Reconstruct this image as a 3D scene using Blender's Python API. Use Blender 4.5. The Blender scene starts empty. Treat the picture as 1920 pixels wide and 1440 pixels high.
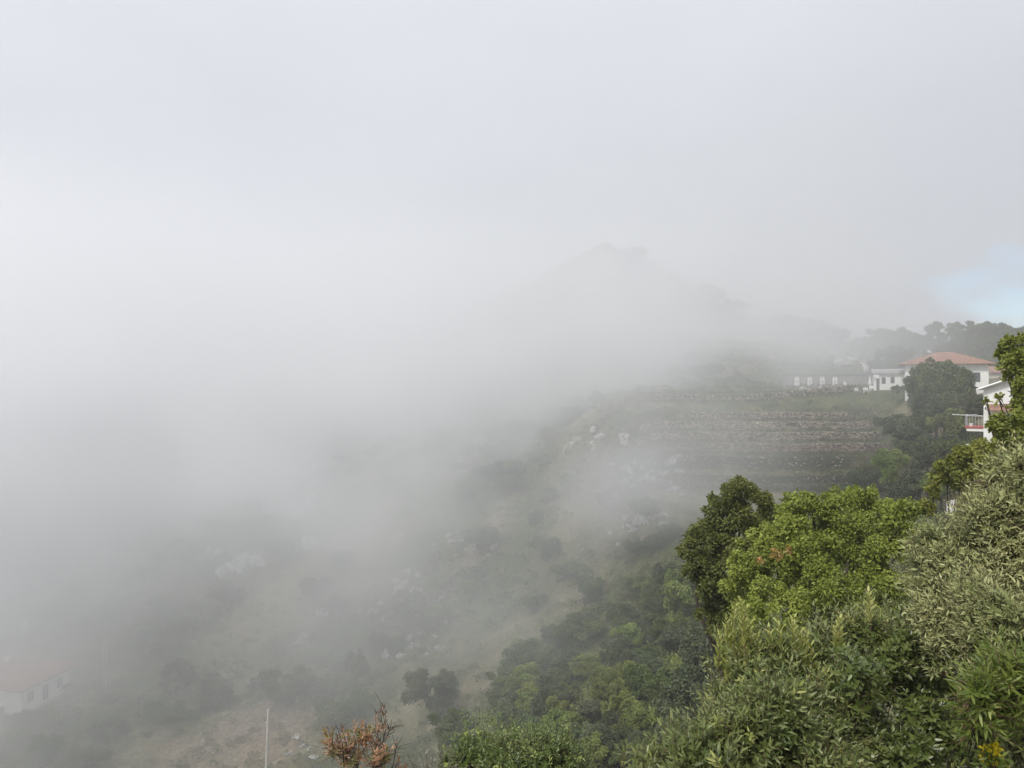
import bpy, math, random
import numpy as np
from mathutils import Vector, Matrix

rng = np.random.default_rng(7)
random.seed(7)
R = math.radians
EYE = 60.0                     # height of the eye above the valley datum
FOC = 1386.0                   # focal length in photograph pixels

# ------------------------------------------------------------------ camera
scene = bpy.context.scene
cam_d = bpy.data.cameras.new('camera')
cam = bpy.data.objects.new('camera', cam_d)
scene.collection.objects.link(cam)
cam.location = (0, 0, EYE)
cam.rotation_euler = (R(90), 0, 0)
cam_d.sensor_width = 36
cam_d.lens = 36 * FOC / 1920
cam_d.clip_start = 0.1
cam_d.clip_end = 4000
scene.camera = cam

# ------------------------------------------------------------------ light
SUN_EL, SUN_AZ = R(50), R(-140)      # azimuth from +Y (view direction), negative = left, behind the camera
world = bpy.data.worlds.new('World')
scene.world = world
world.use_nodes = True
wt = world.node_tree
wt.nodes.clear()
W = lambda t: wt.nodes.new(t)
out = W('ShaderNodeOutputWorld')
sky = W('ShaderNodeTexSky'); sky.sky_type = 'NISHITA'; sky.sun_disc = False; sky.ozone_density = 4.0; sky.air_density = 1.0; sky.dust_density = 0.0
sky.sun_elevation = SUN_EL; sky.sun_rotation = SUN_AZ
bg_sky = W('ShaderNodeBackground'); bg_sky.inputs[1].default_value = 0.10
wt.links.new(sky.outputs[0], bg_sky.inputs[0])
tc = W('ShaderNodeTexCoord')
# cloud deck: brighter high up and towards the sun, a break low on the right
nz = W('ShaderNodeTexNoise'); nz.inputs['Scale'].default_value = 2.2; nz.inputs['Detail'].default_value = 5
mp = W('ShaderNodeMapping'); mp.inputs['Scale'].default_value = (1, 1, 2.2)
wt.links.new(tc.outputs['Generated'], mp.inputs[0]); wt.links.new(mp.outputs[0], nz.inputs[0])
sep = W('ShaderNodeSeparateXYZ'); wt.links.new(tc.outputs['Generated'], sep.inputs[0])
el = W('ShaderNodeMapRange'); el.interpolation_type = 'SMOOTHSTEP'
el.inputs[1].default_value = 0.0; el.inputs[2].default_value = 0.55
el.inputs[3].default_value = 0.0; el.inputs[4].default_value = 1.0
wt.links.new(sep.outputs[2], el.inputs[0])
ramp = W('ShaderNodeMixRGB'); ramp.inputs[1].default_value = (0.40, 0.413, 0.455, 1); ramp.inputs[2].default_value = (0.53, 0.548, 0.59, 1)
wt.links.new(el.outputs[0], ramp.inputs[0])
sund = W('ShaderNodeVectorMath'); sund.operation = 'DOT_PRODUCT'
sd = Vector((math.sin(SUN_AZ) * math.cos(SUN_EL), math.cos(SUN_AZ) * math.cos(SUN_EL), math.sin(SUN_EL)))
sund.inputs[1].default_value = sd
wt.links.new(tc.outputs['Generated'], sund.inputs[0])
sm = W('ShaderNodeMapRange'); sm.inputs[1].default_value = -1; sm.inputs[2].default_value = 1
sm.inputs[3].default_value = 0.88; sm.inputs[4].default_value = 1.22
wt.links.new(sund.outputs['Value'], sm.inputs[0])
nm = W('ShaderNodeMapRange'); nm.inputs[1].default_value = 0.3; nm.inputs[2].default_value = 0.7
nm.inputs[3].default_value = 0.95; nm.inputs[4].default_value = 1.05
wt.links.new(nz.outputs[0], nm.inputs[0])
st = W('ShaderNodeMath'); st.operation = 'MULTIPLY'
wt.links.new(sm.outputs[0], st.inputs[0]); wt.links.new(nm.outputs[0], st.inputs[1])
bg_c = W('ShaderNodeBackground')
wt.links.new(ramp.outputs[0], bg_c.inputs[0]); wt.links.new(st.outputs[0], bg_c.inputs[1])
gap = W('ShaderNodeVectorMath'); gap.operation = 'DOT_PRODUCT'
gap.inputs[1].default_value = Vector((0.70, 1.0, 0.105)).normalized()
wt.links.new(tc.outputs['Generated'], gap.inputs[0])
gn = W('ShaderNodeMath'); gn.operation = 'MULTIPLY_ADD'; gn.inputs[1].default_value = 0.055
wt.links.new(nz.outputs[0], gn.inputs[0]); wt.links.new(gap.outputs['Value'], gn.inputs[2])
gm = W('ShaderNodeMapRange'); gm.interpolation_type = 'SMOOTHSTEP'
gm.inputs[1].default_value = 1.0252; gm.inputs[2].default_value = 1.0315
gm.inputs[3].default_value = 0; gm.inputs[4].default_value = 1.0
wt.links.new(gn.outputs[0], gm.inputs[0])
mixw = W('ShaderNodeMixShader')
wt.links.new(gm.outputs[0], mixw.inputs[0]); wt.links.new(bg_c.outputs[0], mixw.inputs[1]); wt.links.new(bg_sky.outputs[0], mixw.inputs[2])
wt.links.new(mixw.outputs[0], out.inputs[0])

sl = bpy.data.lights.new('sun', 'SUN'); sl.energy = 2.1; sl.angle = R(8); sl.color = (1.0, 0.96, 0.91)
sun = bpy.data.objects.new('sun', sl); scene.collection.objects.link(sun)
sun.rotation_euler = (-sd).to_track_quat('-Z', 'Y').to_euler()
sun.location = (0, 0, EYE + 60)

vs = scene.view_settings
vs.view_transform = 'Standard'; vs.look = 'None'; vs.exposure = 0.5; vs.gamma = 1; vs.use_curve_mapping = False
cy = scene.cycles
cy.volume_bounces = 5
cy.max_bounces = 9
cy.diffuse_bounces = 3
cy.glossy_bounces = 2
cy.transmission_bounces = 3
cy.transparent_max_bounces = 12
cy.volume_step_rate = 2.0
cy.volume_max_steps = 256
cy.use_denoising = True

# ------------------------------------------------------------------ helpers
def at(px, py, d):
    """point seen at photograph pixel (px, py) at depth d metres"""
    return np.array([(px - 960) / FOC * d, d, EYE + (720 - py) / FOC * d])

def link(o, parent=None):
    scene.collection.objects.link(o)
    if parent is not None:
        o.parent = parent
    return o

def tag(o, label=None, cat=None, group=None, kind=None):
    if label: o['label'] = label
    if cat: o['category'] = cat
    if group: o['group'] = group
    if kind: o['kind'] = kind
    return o

def empty(name, loc, rz=0.0):
    o = bpy.data.objects.new(name, None)
    o.empty_display_size = 0.3
    o.location = tuple(loc); o.rotation_euler = (0, 0, rz)
    return link(o)

def mesh_np(name, V, tris=None, quads=None, mat=None, mats=None, tri_m=None, quad_m=None, smooth=False):
    me = bpy.data.meshes.new(name)
    V = np.asarray(V, dtype=np.float32)
    tris = np.zeros((0, 3), int) if tris is None else np.asarray(tris, int)
    quads = np.zeros((0, 4), int) if quads is None else np.asarray(quads, int)
    me.vertices.add(len(V)); me.vertices.foreach_set('co', V.ravel())
    nl = tris.size + quads.size
    me.loops.add(nl)
    me.loops.foreach_set('vertex_index', np.concatenate([tris.ravel(), quads.ravel()]).astype(np.int32))
    nf = len(tris) + len(quads)
    me.polygons.add(nf)
    st = np.concatenate([np.arange(len(tris)) * 3, tris.size + np.arange(len(quads)) * 4]).astype(np.int32)
    me.polygons.foreach_set('loop_start', st)
    if mats:
        for m in mats: me.materials.append(m)
        fm = np.concatenate([tri_m if tri_m is not None else np.zeros(len(tris)), quad_m if quad_m is not None else np.zeros(len(quads))]).astype(np.int32)
        me.polygons.foreach_set('material_index', fm)
    elif mat: me.materials.append(mat)
    if smooth: me.polygons.foreach_set('use_smooth', np.ones(nf, dtype=bool))
    me.update(calc_edges=True)
    return me

class MB:
    """collects simple solids into one mesh"""
    def __init__(s): s.V = []; s.F = []; s.M = []
    def add(s, V, F, m=0):
        n = len(s.V); s.V += [tuple(v) for v in V]; s.F += [tuple(i + n for i in f) for f in F]; s.M += [m] * len(F)
    def box(s, x0, x1, y0, y1, z0, z1, m=0):
        V = [(x, y, z) for z in (z0, z1) for x, y in ((x0, y0), (x1, y0), (x1, y1), (x0, y1))]
        s.add(V, [(3, 2, 1, 0), (4, 5, 6, 7), (0, 1, 5, 4), (1, 2, 6, 5), (2, 3, 7, 6), (3, 0, 4, 7)], m); return s
    def tube(s, pts, rad, n=6, m=0, caps=True):
        pts = [Vector(p) for p in pts]; k = len(pts)
        rad = [rad] * k if np.isscalar(rad) else list(rad)
        V = []
        for i, p in enumerate(pts):
            t = (pts[min(i + 1, k - 1)] - pts[max(i - 1, 0)]).normalized()
            a = t.cross(Vector((0, 0, 1)) if abs(t.z) < 0.9 else Vector((1, 0, 0))).normalized(); b = t.cross(a)
            for j in range(n):
                q = 2 * math.pi * j / n
                V.append(p + (a * math.cos(q) + b * math.sin(q)) * rad[i])
        F = [(i * n + j, i * n + (j + 1) % n, (i + 1) * n + (j + 1) % n, (i + 1) * n + j) for i in range(k - 1) for j in range(n)]
        if caps: F += [tuple(range(n - 1, -1, -1)), tuple(range((k - 1) * n, k * n))]
        s.add(V, F, m); return s
    def mesh(s, name, mats, smooth=False):
        me = bpy.data.meshes.new(name); me.from_pydata(s.V, [], s.F)
        for mt in (mats if isinstance(mats, (list, tuple)) else [mats]): me.materials.append(mt)
        me.polygons.foreach_set('material_index', s.M)
        if smooth: me.polygons.foreach_set('use_smooth', [True] * len(s.F))
        me.update(); return me
    def obj(s, name, mats, parent=None, smooth=False):
        return link(bpy.data.objects.new(name, s.mesh(name, mats, smooth)), parent)

def vnoise(x, y, seed=0):
    xi = np.floor(x).astype(np.int64); yi = np.floor(y).astype(np.int64)
    fx = x - xi; fy = y - yi
    fx = fx * fx * (3 - 2 * fx); fy = fy * fy * (3 - 2 * fy)
    def h(a, b):
        n = (a * 374761393 + b * 668265263 + seed * 1442695) & 0x7fffffff
        n = ((n ^ (n >> 13)) * 1274126177) & 0x7fffffff
        return ((n ^ (n >> 16)) & 0xffff) / 65535.0
    return (h(xi, yi) * (1 - fx) + h(xi + 1, yi) * fx) * (1 - fy) + (h(xi, yi + 1) * (1 - fx) + h(xi + 1, yi + 1) * fx) * fy

def fbm(x, y, octs=4, seed=0):
    s = 0; a = 0.5
    for i in range(octs):
        s = s + a * (vnoise(x * 2 ** i + 17.3 * i, y * 2 ** i - 9.1 * i, seed + i) - 0.5); a *= 0.5
    return s

def sstep(a, b, x):
    t = np.clip((x - a) / (b - a), 0, 1); return t * t * (3 - 2 * t)

# ------------------------------------------------------------------ materials
def new_mat(name):
    m = bpy.data.materials.new(name); m.use_nodes = True
    nt = m.node_tree
    return m, nt, nt.nodes['Principled BSDF']

def plain(name, col, rough=0.8, var=0.12, scale=3.0, spec=0.3, bump=0.0, metal=0.0):
    m, nt, b = new_mat(name)
    tcn = nt.nodes.new('ShaderNodeTexCoord')
    n = nt.nodes.new('ShaderNodeTexNoise'); n.inputs['Scale'].default_value = scale; n.inputs['Detail'].default_value = 5
    nt.links.new(tcn.outputs['Object'], n.inputs[0])
    mr = nt.nodes.new('ShaderNodeMapRange'); mr.inputs[1].default_value = 0.3; mr.inputs[2].default_value = 0.7
    mr.inputs[3].default_value = 1 - var; mr.inputs[4].default_value = 1 + var
    nt.links.new(n.outputs[0], mr.inputs[0])
    mx = nt.nodes.new('ShaderNodeVectorMath'); mx.operation = 'SCALE'; mx.inputs[0].default_value = col
    nt.links.new(mr.outputs[0], mx.inputs['Scale'])
    nt.links.new(mx.outputs[0], b.inputs['Base Color'])
    b.inputs['Roughness'].default_value = rough; b.inputs['Specular IOR Level'].default_value = spec; b.inputs['Metallic'].default_value = metal
    if bump:
        bp = nt.nodes.new('ShaderNodeBump'); bp.inputs['Strength'].default_value = bump; bp.inputs['Distance'].default_value = 0.03
        nt.links.new(n.outputs[0], bp.inputs['Height']); nt.links.new(bp.outputs[0], b.inputs['Normal'])
    return m

def leaf_mat(name, cols, rough=0.55, spec=0.35, trans=0.25, big=0.6, vscale=0.5, back=None):
    """cols: ramp of leaf colours picked per leaf; large soft patches shift it"""
    m, nt, b = new_mat(name)
    N = nt.nodes.new; Lk = nt.links.new
    g = N('ShaderNodeNewGeometry'); tcn = N('ShaderNodeTexCoord'); oi = N('ShaderNodeObjectInfo')
    n = N('ShaderNodeTexNoise'); n.inputs['Scale'].default_value = vscale; n.inputs['Detail'].default_value = 3
    Lk(g.outputs['Position'], n.inputs[0])
    a = N('ShaderNodeMath'); a.operation = 'MULTIPLY_ADD'; a.inputs[1].default_value = 1 - big
    mr = N('ShaderNodeMapRange'); mr.inputs[1].default_value = 0.3; mr.inputs[2].default_value = 0.7; mr.inputs[3].default_value = 0; mr.inputs[4].default_value = big
    Lk(n.outputs[0], mr.inputs[0]); Lk(g.outputs['Random Per Island'], a.inputs[0]); Lk(mr.outputs[0], a.inputs[2])
    r = N('ShaderNodeValToRGB')
    while len(r.color_ramp.elements) < len(cols): r.color_ramp.elements.new(0.5)
    for i, c in enumerate(cols):
        r.color_ramp.elements[i].position = i / (len(cols) - 1); r.color_ramp.elements[i].color = (*c, 1)
    Lk(a.outputs[0], r.inputs[0])
    hs = N('ShaderNodeHueSaturation')
    hm = N('ShaderNodeMapRange'); hm.inputs[3].default_value = 0.485; hm.inputs[4].default_value = 0.515
    vm = N('ShaderNodeMapRange'); vm.inputs[3].default_value = 0.8; vm.inputs[4].default_value = 1.2
    Lk(oi.outputs['Random'], hm.inputs[0]); Lk(oi.outputs['Random'], vm.inputs[0])
    Lk(hm.outputs[0], hs.inputs['Hue']); Lk(vm.outputs[0], hs.inputs['Value'])
    Lk(r.outputs[0], hs.inputs['Color'])
    col = hs.outputs[0]
    if back:
        mb = N('ShaderNodeMixRGB'); mb.inputs[2].default_value = (*back, 1)
        bf = N('ShaderNodeMath'); bf.operation = 'MULTIPLY'; bf.inputs[1].default_value = 0.7
        Lk(g.outputs['Backfacing'], bf.inputs[0]); Lk(bf.outputs[0], mb.inputs[0]); Lk(col, mb.inputs[1]); col = mb.outputs[0]
    Lk(col, b.inputs['Base Color'])
    b.inputs['Roughness'].default_value = rough; b.inputs['Specular IOR Level'].default_value = spec
    tr = N('ShaderNodeBsdfTranslucent'); Lk(col, tr.inputs[0])
    ms = N('ShaderNodeMixShader'); ms.inputs[0].default_value = trans
    Lk(b.outputs[0], ms.inputs[1]); Lk(tr.outputs[0], ms.inputs[2])
    Lk(ms.outputs[0], nt.nodes['Material Output'].inputs[0])
    return m

M = {}
M['bark'] = plain('bark', (0.07, 0.055, 0.045), 0.9, 0.35, 9, 0.2, 0.6)
M['bark_dark'] = plain('bark_dark', (0.045, 0.035, 0.028), 0.9, 0.35, 14, 0.2, 0.5)
M['twig'] = plain('twig', (0.13, 0.085, 0.05), 0.8, 0.3, 30)
M['twig_grey'] = plain('twig_grey', (0.16, 0.14, 0.11), 0.8, 0.3, 30)
M['bay'] = leaf_mat('bay_leaf', [(0.066, 0.109, 0.024), (0.14, 0.199, 0.051), (0.248, 0.295, 0.095), (0.379, 0.399, 0.155)], 0.42, 0.5, 0.22, 0.45, 1.6, back=(0.24, 0.25, 0.13))
M['glossy'] = leaf_mat('glossy_leaf', [(0.048, 0.071, 0.015), (0.09, 0.127, 0.027), (0.15, 0.187, 0.05), (0.24, 0.259, 0.088)], 0.35, 0.5, 0.15, 0.35, 2, back=(0.2, 0.22, 0.12))
M['bay_young'] = leaf_mat('bay_young_leaf', [(0.275, 0.343, 0.075), (0.495, 0.55, 0.163), (0.578, 0.591, 0.213)], 0.45, 0.4, 0.35, 0.3, 3)
M['olive'] = leaf_mat('olive_leaf', [(0.129, 0.16, 0.05), (0.259, 0.293, 0.106), (0.405, 0.42, 0.179), (0.604, 0.588, 0.285)], 0.5, 0.45, 0.15, 0.5, 1.5, back=(0.33, 0.33, 0.22))
M['oak'] = leaf_mat('oak_leaf', [(0.093, 0.119, 0.016), (0.172, 0.203, 0.028), (0.259, 0.287, 0.046), (0.374, 0.392, 0.079)], 0.5, 0.35, 0.3, 0.5, 0.8)
M['oak_turn'] = leaf_mat('oak_turning_leaf', [(0.16, 0.13, 0.03), (0.34, 0.17, 0.05), (0.55, 0.36, 0.2)], 0.6, 0.3, 0.3, 0.2, 2)
M['oak_dark'] = leaf_mat('dark_oak_leaf', [(0.064, 0.089, 0.016), (0.122, 0.158, 0.03), (0.201, 0.234, 0.053), (0.287, 0.309, 0.081)], 0.5, 0.35, 0.25, 0.55, 0.6)
M['holm'] = leaf_mat('holm_leaf', [(0.029, 0.039, 0.016), (0.052, 0.069, 0.028), (0.098, 0.115, 0.052), (0.149, 0.167, 0.081)], 0.55, 0.35, 0.12, 0.5, 0.25)
M['broad'] = leaf_mat('broadleaf', [(0.034, 0.052, 0.014), (0.063, 0.09, 0.023), (0.115, 0.144, 0.039), (0.172, 0.196, 0.063)], 0.55, 0.3, 0.2, 0.5, 0.2)
M['scrub'] = leaf_mat('scrub_leaf', [(0.04, 0.055, 0.018), (0.07, 0.085, 0.028), (0.11, 0.11, 0.045), (0.17, 0.14, 0.07)], 0.7, 0.2, 0.2, 0.6, 0.06)
M['brown'] = leaf_mat('withered_leaf', [(0.17, 0.09, 0.05), (0.32, 0.17, 0.09), (0.48, 0.26, 0.15), (0.62, 0.46, 0.30)], 0.6, 0.3, 0.25, 0.4, 3)
M['gold'] = leaf_mat('yellowing_leaf', [(0.2, 0.15, 0.05), (0.28, 0.24, 0.07), (0.25, 0.27, 0.08)], 0.6, 0.3, 0.25, 0.4, 3)
M['bright'] = leaf_mat('bright_leaf', [(0.08, 0.13, 0.02), (0.13, 0.19, 0.035), (0.21, 0.27, 0.05), (0.33, 0.38, 0.09)], 0.45, 0.45, 0.35, 0.4, 3)
M['petal'] = plain('petal', (0.75, 0.6, 0.02), 0.6, 0.1, 20)
M['broom'] = leaf_mat('broom_leaf', [(0.16, 0.15, 0.05), (0.24, 0.22, 0.08), (0.31, 0.29, 0.12)], 0.6, 0.3, 0.25, 0.4, 3)
M['rock'] = plain('limestone', (0.44, 0.43, 0.41), 0.95, 0.5, 2.6, 0.2, 1.0)
M['stone'] = leaf_mat('wall_stone', [(0.07, 0.055, 0.045), (0.22, 0.17, 0.13), (0.40, 0.33, 0.26), (0.56, 0.50, 0.42)], 0.95, 0.15, 0.0, 0.25, 0.5)
M['core'] = plain('earth_core', (0.055, 0.06, 0.03), 1.0, 0.3, 2.0)
M['white'] = plain('white_plaster', (0.80, 0.79, 0.76), 0.85, 0.06, 1.2, 0.2)
M['cream'] = plain('cream_plaster', (0.55, 0.49, 0.41), 0.85, 0.1, 1.2, 0.2)
M['greywall'] = plain('rubble_wall', (0.27, 0.265, 0.25), 0.95, 0.3, 1.6, 0.2, 0.6)
M['terracotta'] = plain('terracotta', (0.27, 0.155, 0.115), 0.9, 0.4, 3.2, 0.15, 0.5)
M['red'] = plain('red_paint', (0.38, 0.09, 0.07), 0.7, 0.1, 3)
M['roofgrey'] = plain('grey_roofing', (0.30, 0.29, 0.28), 0.85, 0.15, 2)
M['glass'] = plain('window_glass', (0.06, 0.07, 0.08), 0.15, 0.1, 1, 0.6)
M['shutter'] = plain('dark_shutter', (0.10, 0.09, 0.08), 0.6, 0.1, 8)
M['frame'] = plain('white_frame', (0.8, 0.8, 0.78), 0.5, 0.05, 8)
M['wood'] = plain('weathered_wood', (0.13, 0.10, 0.075), 0.85, 0.25, 6)
M['pole'] = plain('pole_concrete', (0.52, 0.5, 0.46), 0.85, 0.12, 2)
M['metal'] = plain('grey_metal', (0.45, 0.46, 0.47), 0.45, 0.08, 4, 0.5, 0, 0.3)
M['canvas'] = plain('white_canvas', (0.8, 0.8, 0.8), 0.9, 0.05, 4)

# ------------------------------------------------------------------ terrain
CTRL = [(0, -30, 0), (-60, -30, -6), (60, -30, 3), (0, 0, -2.4), (0, 4, -5.5), (4, 6, -5.5), (0, 10, -10), (6, 10, -8), (12, 14, -8.5), (12, 20, -11), (25, 20, -7),
        (-20, 10, -13), (-40, 10, -19), (0, 20, -14.5), (0, 40, -24), (10, 40, -20.5), (22, 40, -15), (35, 50, -10.5), (46, 65, -8.5), (33, 62, -13),
        (2, 75, -31), (20, 70, -24), (40, 80, -15), (55, 82, -12), (-23, 70, -41), (-20, 45, -31), (-60, 50, -43), (-65, 100, -43),
        (-22, 120, -38), (0, 105, -30), (-50, 140, -38), (-88, 200, -29), (-120, 150, -44), (-150, 100, -55), (-60, 180, -24),
        (5, 180, -5), (-40, 200, -12), (-20, 150, -24), (-60, 260, 4), (38, 295, 56), (-60, 340, 18), (68, 235, 20), (115, 190, 6), (150, 190, 8),
        (110, 130, 0), (90, 90, -3), (120, 60, -2), (80, 30, -1), (75, 100, -4), (67, 112, -1.6), (67, 125, -.7), (40, 140, -.9), (58, 140, -.8), (20, 145, -3),
        (23, 105, -15.5), (23, 95, -19.5), (50, 97, -16.5), (36, 126, -3.0), (50, 126, -3.0), (0, 130, -19), (40, 116, -6.8), (40, 104, -13.5),
        (-300, 100, -95), (-300, 350, -70), (0, 600, -10), (300, 300, 0), (300, 0, 15), (0, -250, 30), (-300, -200, -60), (-550, 200, -120), (500, 550, -30), (150, 260, 0), (200, 350, -10), (-400, 600, -20)]
C_ = np.array(CTRL, float)
def _phi(r): return r   # polyharmonic: gentle and monotone
_n = len(C_)
_A = np.zeros((_n + 3, _n + 3))
_A[:_n, :_n] = _phi(np.hypot(C_[:, None, 0] - C_[None, :, 0], C_[:, None, 1] - C_[None, :, 1]))
_A[:_n, _n] = 1; _A[:_n, _n + 1:] = C_[:, :2]; _A[_n:, :_n] = _A[:_n, _n:].T
_w = np.linalg.solve(_A, np.concatenate([C_[:, 2], np.zeros(3)]))
PROF_Y = np.array([94, 100, 104.0, 104.5, 107.0, 107.6, 110.0, 110.35, 113.0, 113.35, 116.0, 116.35, 119.0, 119.35, 126.0, 126.4, 135, 150])
PROF_Z = np.array([-19.5, -17, -14.7, -12.5, -12.3, -10.4, -10.3, -8.8, -8.7, -7.4, -7.3, -6.0, -5.8, -4.55, -3.0, -1.7, -0.9, -0.7])
def warp(x): return 0.5 * np.sin(x * 0.9) * np.sin(x * .23) + 1.3 * np.sin(x * 0.11 + 0.6) + 0.5 * np.sin(x * 0.31) - 0.02 * (x - 45)
def tweight(x, y):
    return sstep(8, 24, x) * (1 - sstep(56, 63, x)) * sstep(96, 101, y) * (1 - sstep(138, 146, y))
def height(x, y, detail=True):
    x = np.asarray(x, float); y = np.asarray(y, float)
    sh = x.shape; xf = x.ravel(); yf = y.ravel()
    z = np.zeros(len(xf))
    for i in range(0, len(xf), 20000):
        a = xf[i:i + 20000]; b = yf[i:i + 20000]
        z[i:i + 20000] = _phi(np.hypot(a[:, None] - C_[None, :, 0], b[:, None] - C_[None, :, 1])) @ _w[:_n] + _w[_n] + a * _w[_n + 1] + b * _w[_n + 2]
    far = np.clip(yf / 60.0, 0.1, 1)
    z = z + far * (5.0 * fbm(xf / 28, yf / 28, 4, 3) + 1.0 * fbm(xf / 5, yf / 5, 3, 9))
    w = tweight(xf, yf)
    zt = np.interp(yf - warp(xf), PROF_Y, PROF_Z) + 0.25 * fbm(xf / 4, yf / 4, 3, 5)
    # flatten the yard round the houses
    z = z * (1 - w) + zt * w
    wy = sstep(40, 58, xf) * (1 - sstep(78, 88, xf)) * sstep(121 - 8 * sstep(60, 66, xf), 128 - 8 * sstep(60, 66, xf), yf) * (1 - sstep(150, 160, yf))
    z = z * (1 - wy) + (-1.0) * wy
    return (z + EYE).reshape(sh)
def H(x, y): return float(height(np.array([x]), np.array([y]))[0])

def axis(pts):
    o = []
    for a, b, s in pts: o += list(np.arange(a, b, s))
    return np.array(o + [pts[-1][1]])
gx = axis([(-480, -180, 12), (-180, -110, 2.5), (-110, 100, 0.8), (100, 180, 2.0), (180, 396, 12)])
gy = axis([(-140, -20, 12), (-20, 60, 1.2), (60, 94, 0.8), (94, 136, 0.35), (136, 210, 1.0), (210, 330, 2.0), (330, 470, 14)])
GX, GY = np.meshgrid(gx, gy)
GZ = height(GX, GY)
nx, ny = len(gx), len(gy)
idx = np.arange(nx * ny).reshape(ny, nx)
quads = np.stack([idx[:-1, :-1].ravel(), idx[:-1, 1:].ravel(), idx[1:, 1:].ravel(), idx[1:, :-1].ravel()], 1)

mg, nt, b = new_mat('hillside_ground')
N = nt.nodes.new; Lk = nt.links.new
geo = N('ShaderNodeNewGeometry')
def noise(scale, detail=5, rough=0.6, src=None, dist=0.0):
    n = N('ShaderNodeTexNoise'); n.inputs['Scale'].default_value = scale; n.inputs['Detail'].default_value = detail
    n.inputs['Roughness'].default_value = rough; n.inputs['Distortion'].default_value = dist
    Lk(geo.outputs['Position'], n.inputs[0]); return n.outputs[0]
def rng_(v, a, b_, c=0, d=1, smooth=True):
    m = N('ShaderNodeMapRange'); m.interpolation_type = 'SMOOTHSTEP' if smooth else 'LINEAR'
    for i, q in enumerate((a, b_, c, d)): m.inputs[i + 1].default_value = q
    Lk(v, m.inputs[0]); return m.outputs[0]
def mix(f, a, b_):
    m = N('ShaderNodeMixRGB')
    Lk(f, m.inputs[0])
    for i, q in ((1, a), (2, b_)):
        if isinstance(q, tuple): m.inputs[i].default_value = (*q, 1)
        else: Lk(q, m.inputs[i])
    return m.outputs[0]
def mul(a, b_):
    m = N('ShaderNodeMath'); m.operation = 'MULTIPLY'; Lk(a, m.inputs[0]); Lk(b_, m.inputs[1]); return m.outputs[0]
grass = mix(rng_(noise(0.35), 0.35, 0.65), (0.055, 0.07, 0.025), (0.12, 0.125, 0.052))
dry = mix(rng_(noise(1.2), 0.35, 0.65), (0.27, 0.23, 0.145), (0.18, 0.16, 0.095))
base = mix(rng_(noise(0.045, 5, 0.65, dist=0.4), 0.47, 0.62), grass, dry)
earth = mix(rng_(noise(0.9), 0.3, 0.7), (0.20, 0.15, 0.10), (0.27, 0.215, 0.15))
base = mix(rng_(noise(0.03, 4, 0.6), 0.60, 0.68), base, earth)
spk = mul(rng_(noise(1.5, 6, 0.75), 0.56, 0.63), rng_(noise(0.06, 4, 0.6, dist=1.0), 0.50, 0.6))
base = mix(spk, base, (0.38, 0.37, 0.34))
sepn = N('ShaderNodeSeparateXYZ'); Lk(geo.outputs['True Normal'], sepn.inputs[0])
steep = rng_(sepn.outputs[2], 0.75, 0.55)
base = mix(mul(steep, rng_(noise(0.8), 0.35, 0.6)), base, (0.15, 0.125, 0.09))
gr = N('ShaderNodeVectorMath'); gr.operation = 'SCALE'; Lk(base, gr.inputs[0]); Lk(rng_(noise(2.4, 8, 0.8), 0.35, 0.65, 0.5, 1.5), gr.inputs['Scale']); base = gr.outputs[0]
Lk(base, b.inputs['Base Color']); b.inputs['Roughness'].default_value = 1.0; b.inputs['Specular IOR Level'].default_value = 0.1
bp = N('ShaderNodeBump'); bp.inputs['Distance'].default_value = 0.35; bp.inputs['Strength'].default_value = 0.9
Lk(noise(2.2, 6, 0.7), bp.inputs['Height']); Lk(bp.outputs[0], b.inputs['Normal'])
M['ground'] = mg
ground = link(bpy.data.objects.new('hillside', mesh_np('hillside', np.stack([GX.ravel(), GY.ravel(), GZ.ravel()], 1), quads=quads, mat=mg, smooth=True)))
tag(ground, 'steep foggy hillside of grass, scrub and pale rock', kind='structure')

# ------------------------------------------------------------------ haze and fog
HAZE = 0.0011
zlo = float(GZ.min()) - 1.0
zhi = EYE + 88.5
hz_m = bpy.data.materials.new('haze'); hz_m.use_nodes = True
hz_m.node_tree.nodes.remove(hz_m.node_tree.nodes['Principled BSDF'])
pv = hz_m.node_tree.nodes.new('ShaderNodeVolumePrincipled')
pv.inputs['Color'].default_value = (0.95, 0.965, 0.98, 1); pv.inputs['Density'].default_value = HAZE; pv.inputs['Anisotropy'].default_value = 0.2
hz_m.node_tree.links.new(pv.outputs[0], hz_m.node_tree.nodes['Material Output'].inputs['Volume'])
haze = MB().box(-490, 412, -150, 486, zlo, zhi).obj('haze', hz_m)
tag(haze, 'thin pale haze filling the air of the valley', kind='stuff')

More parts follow.
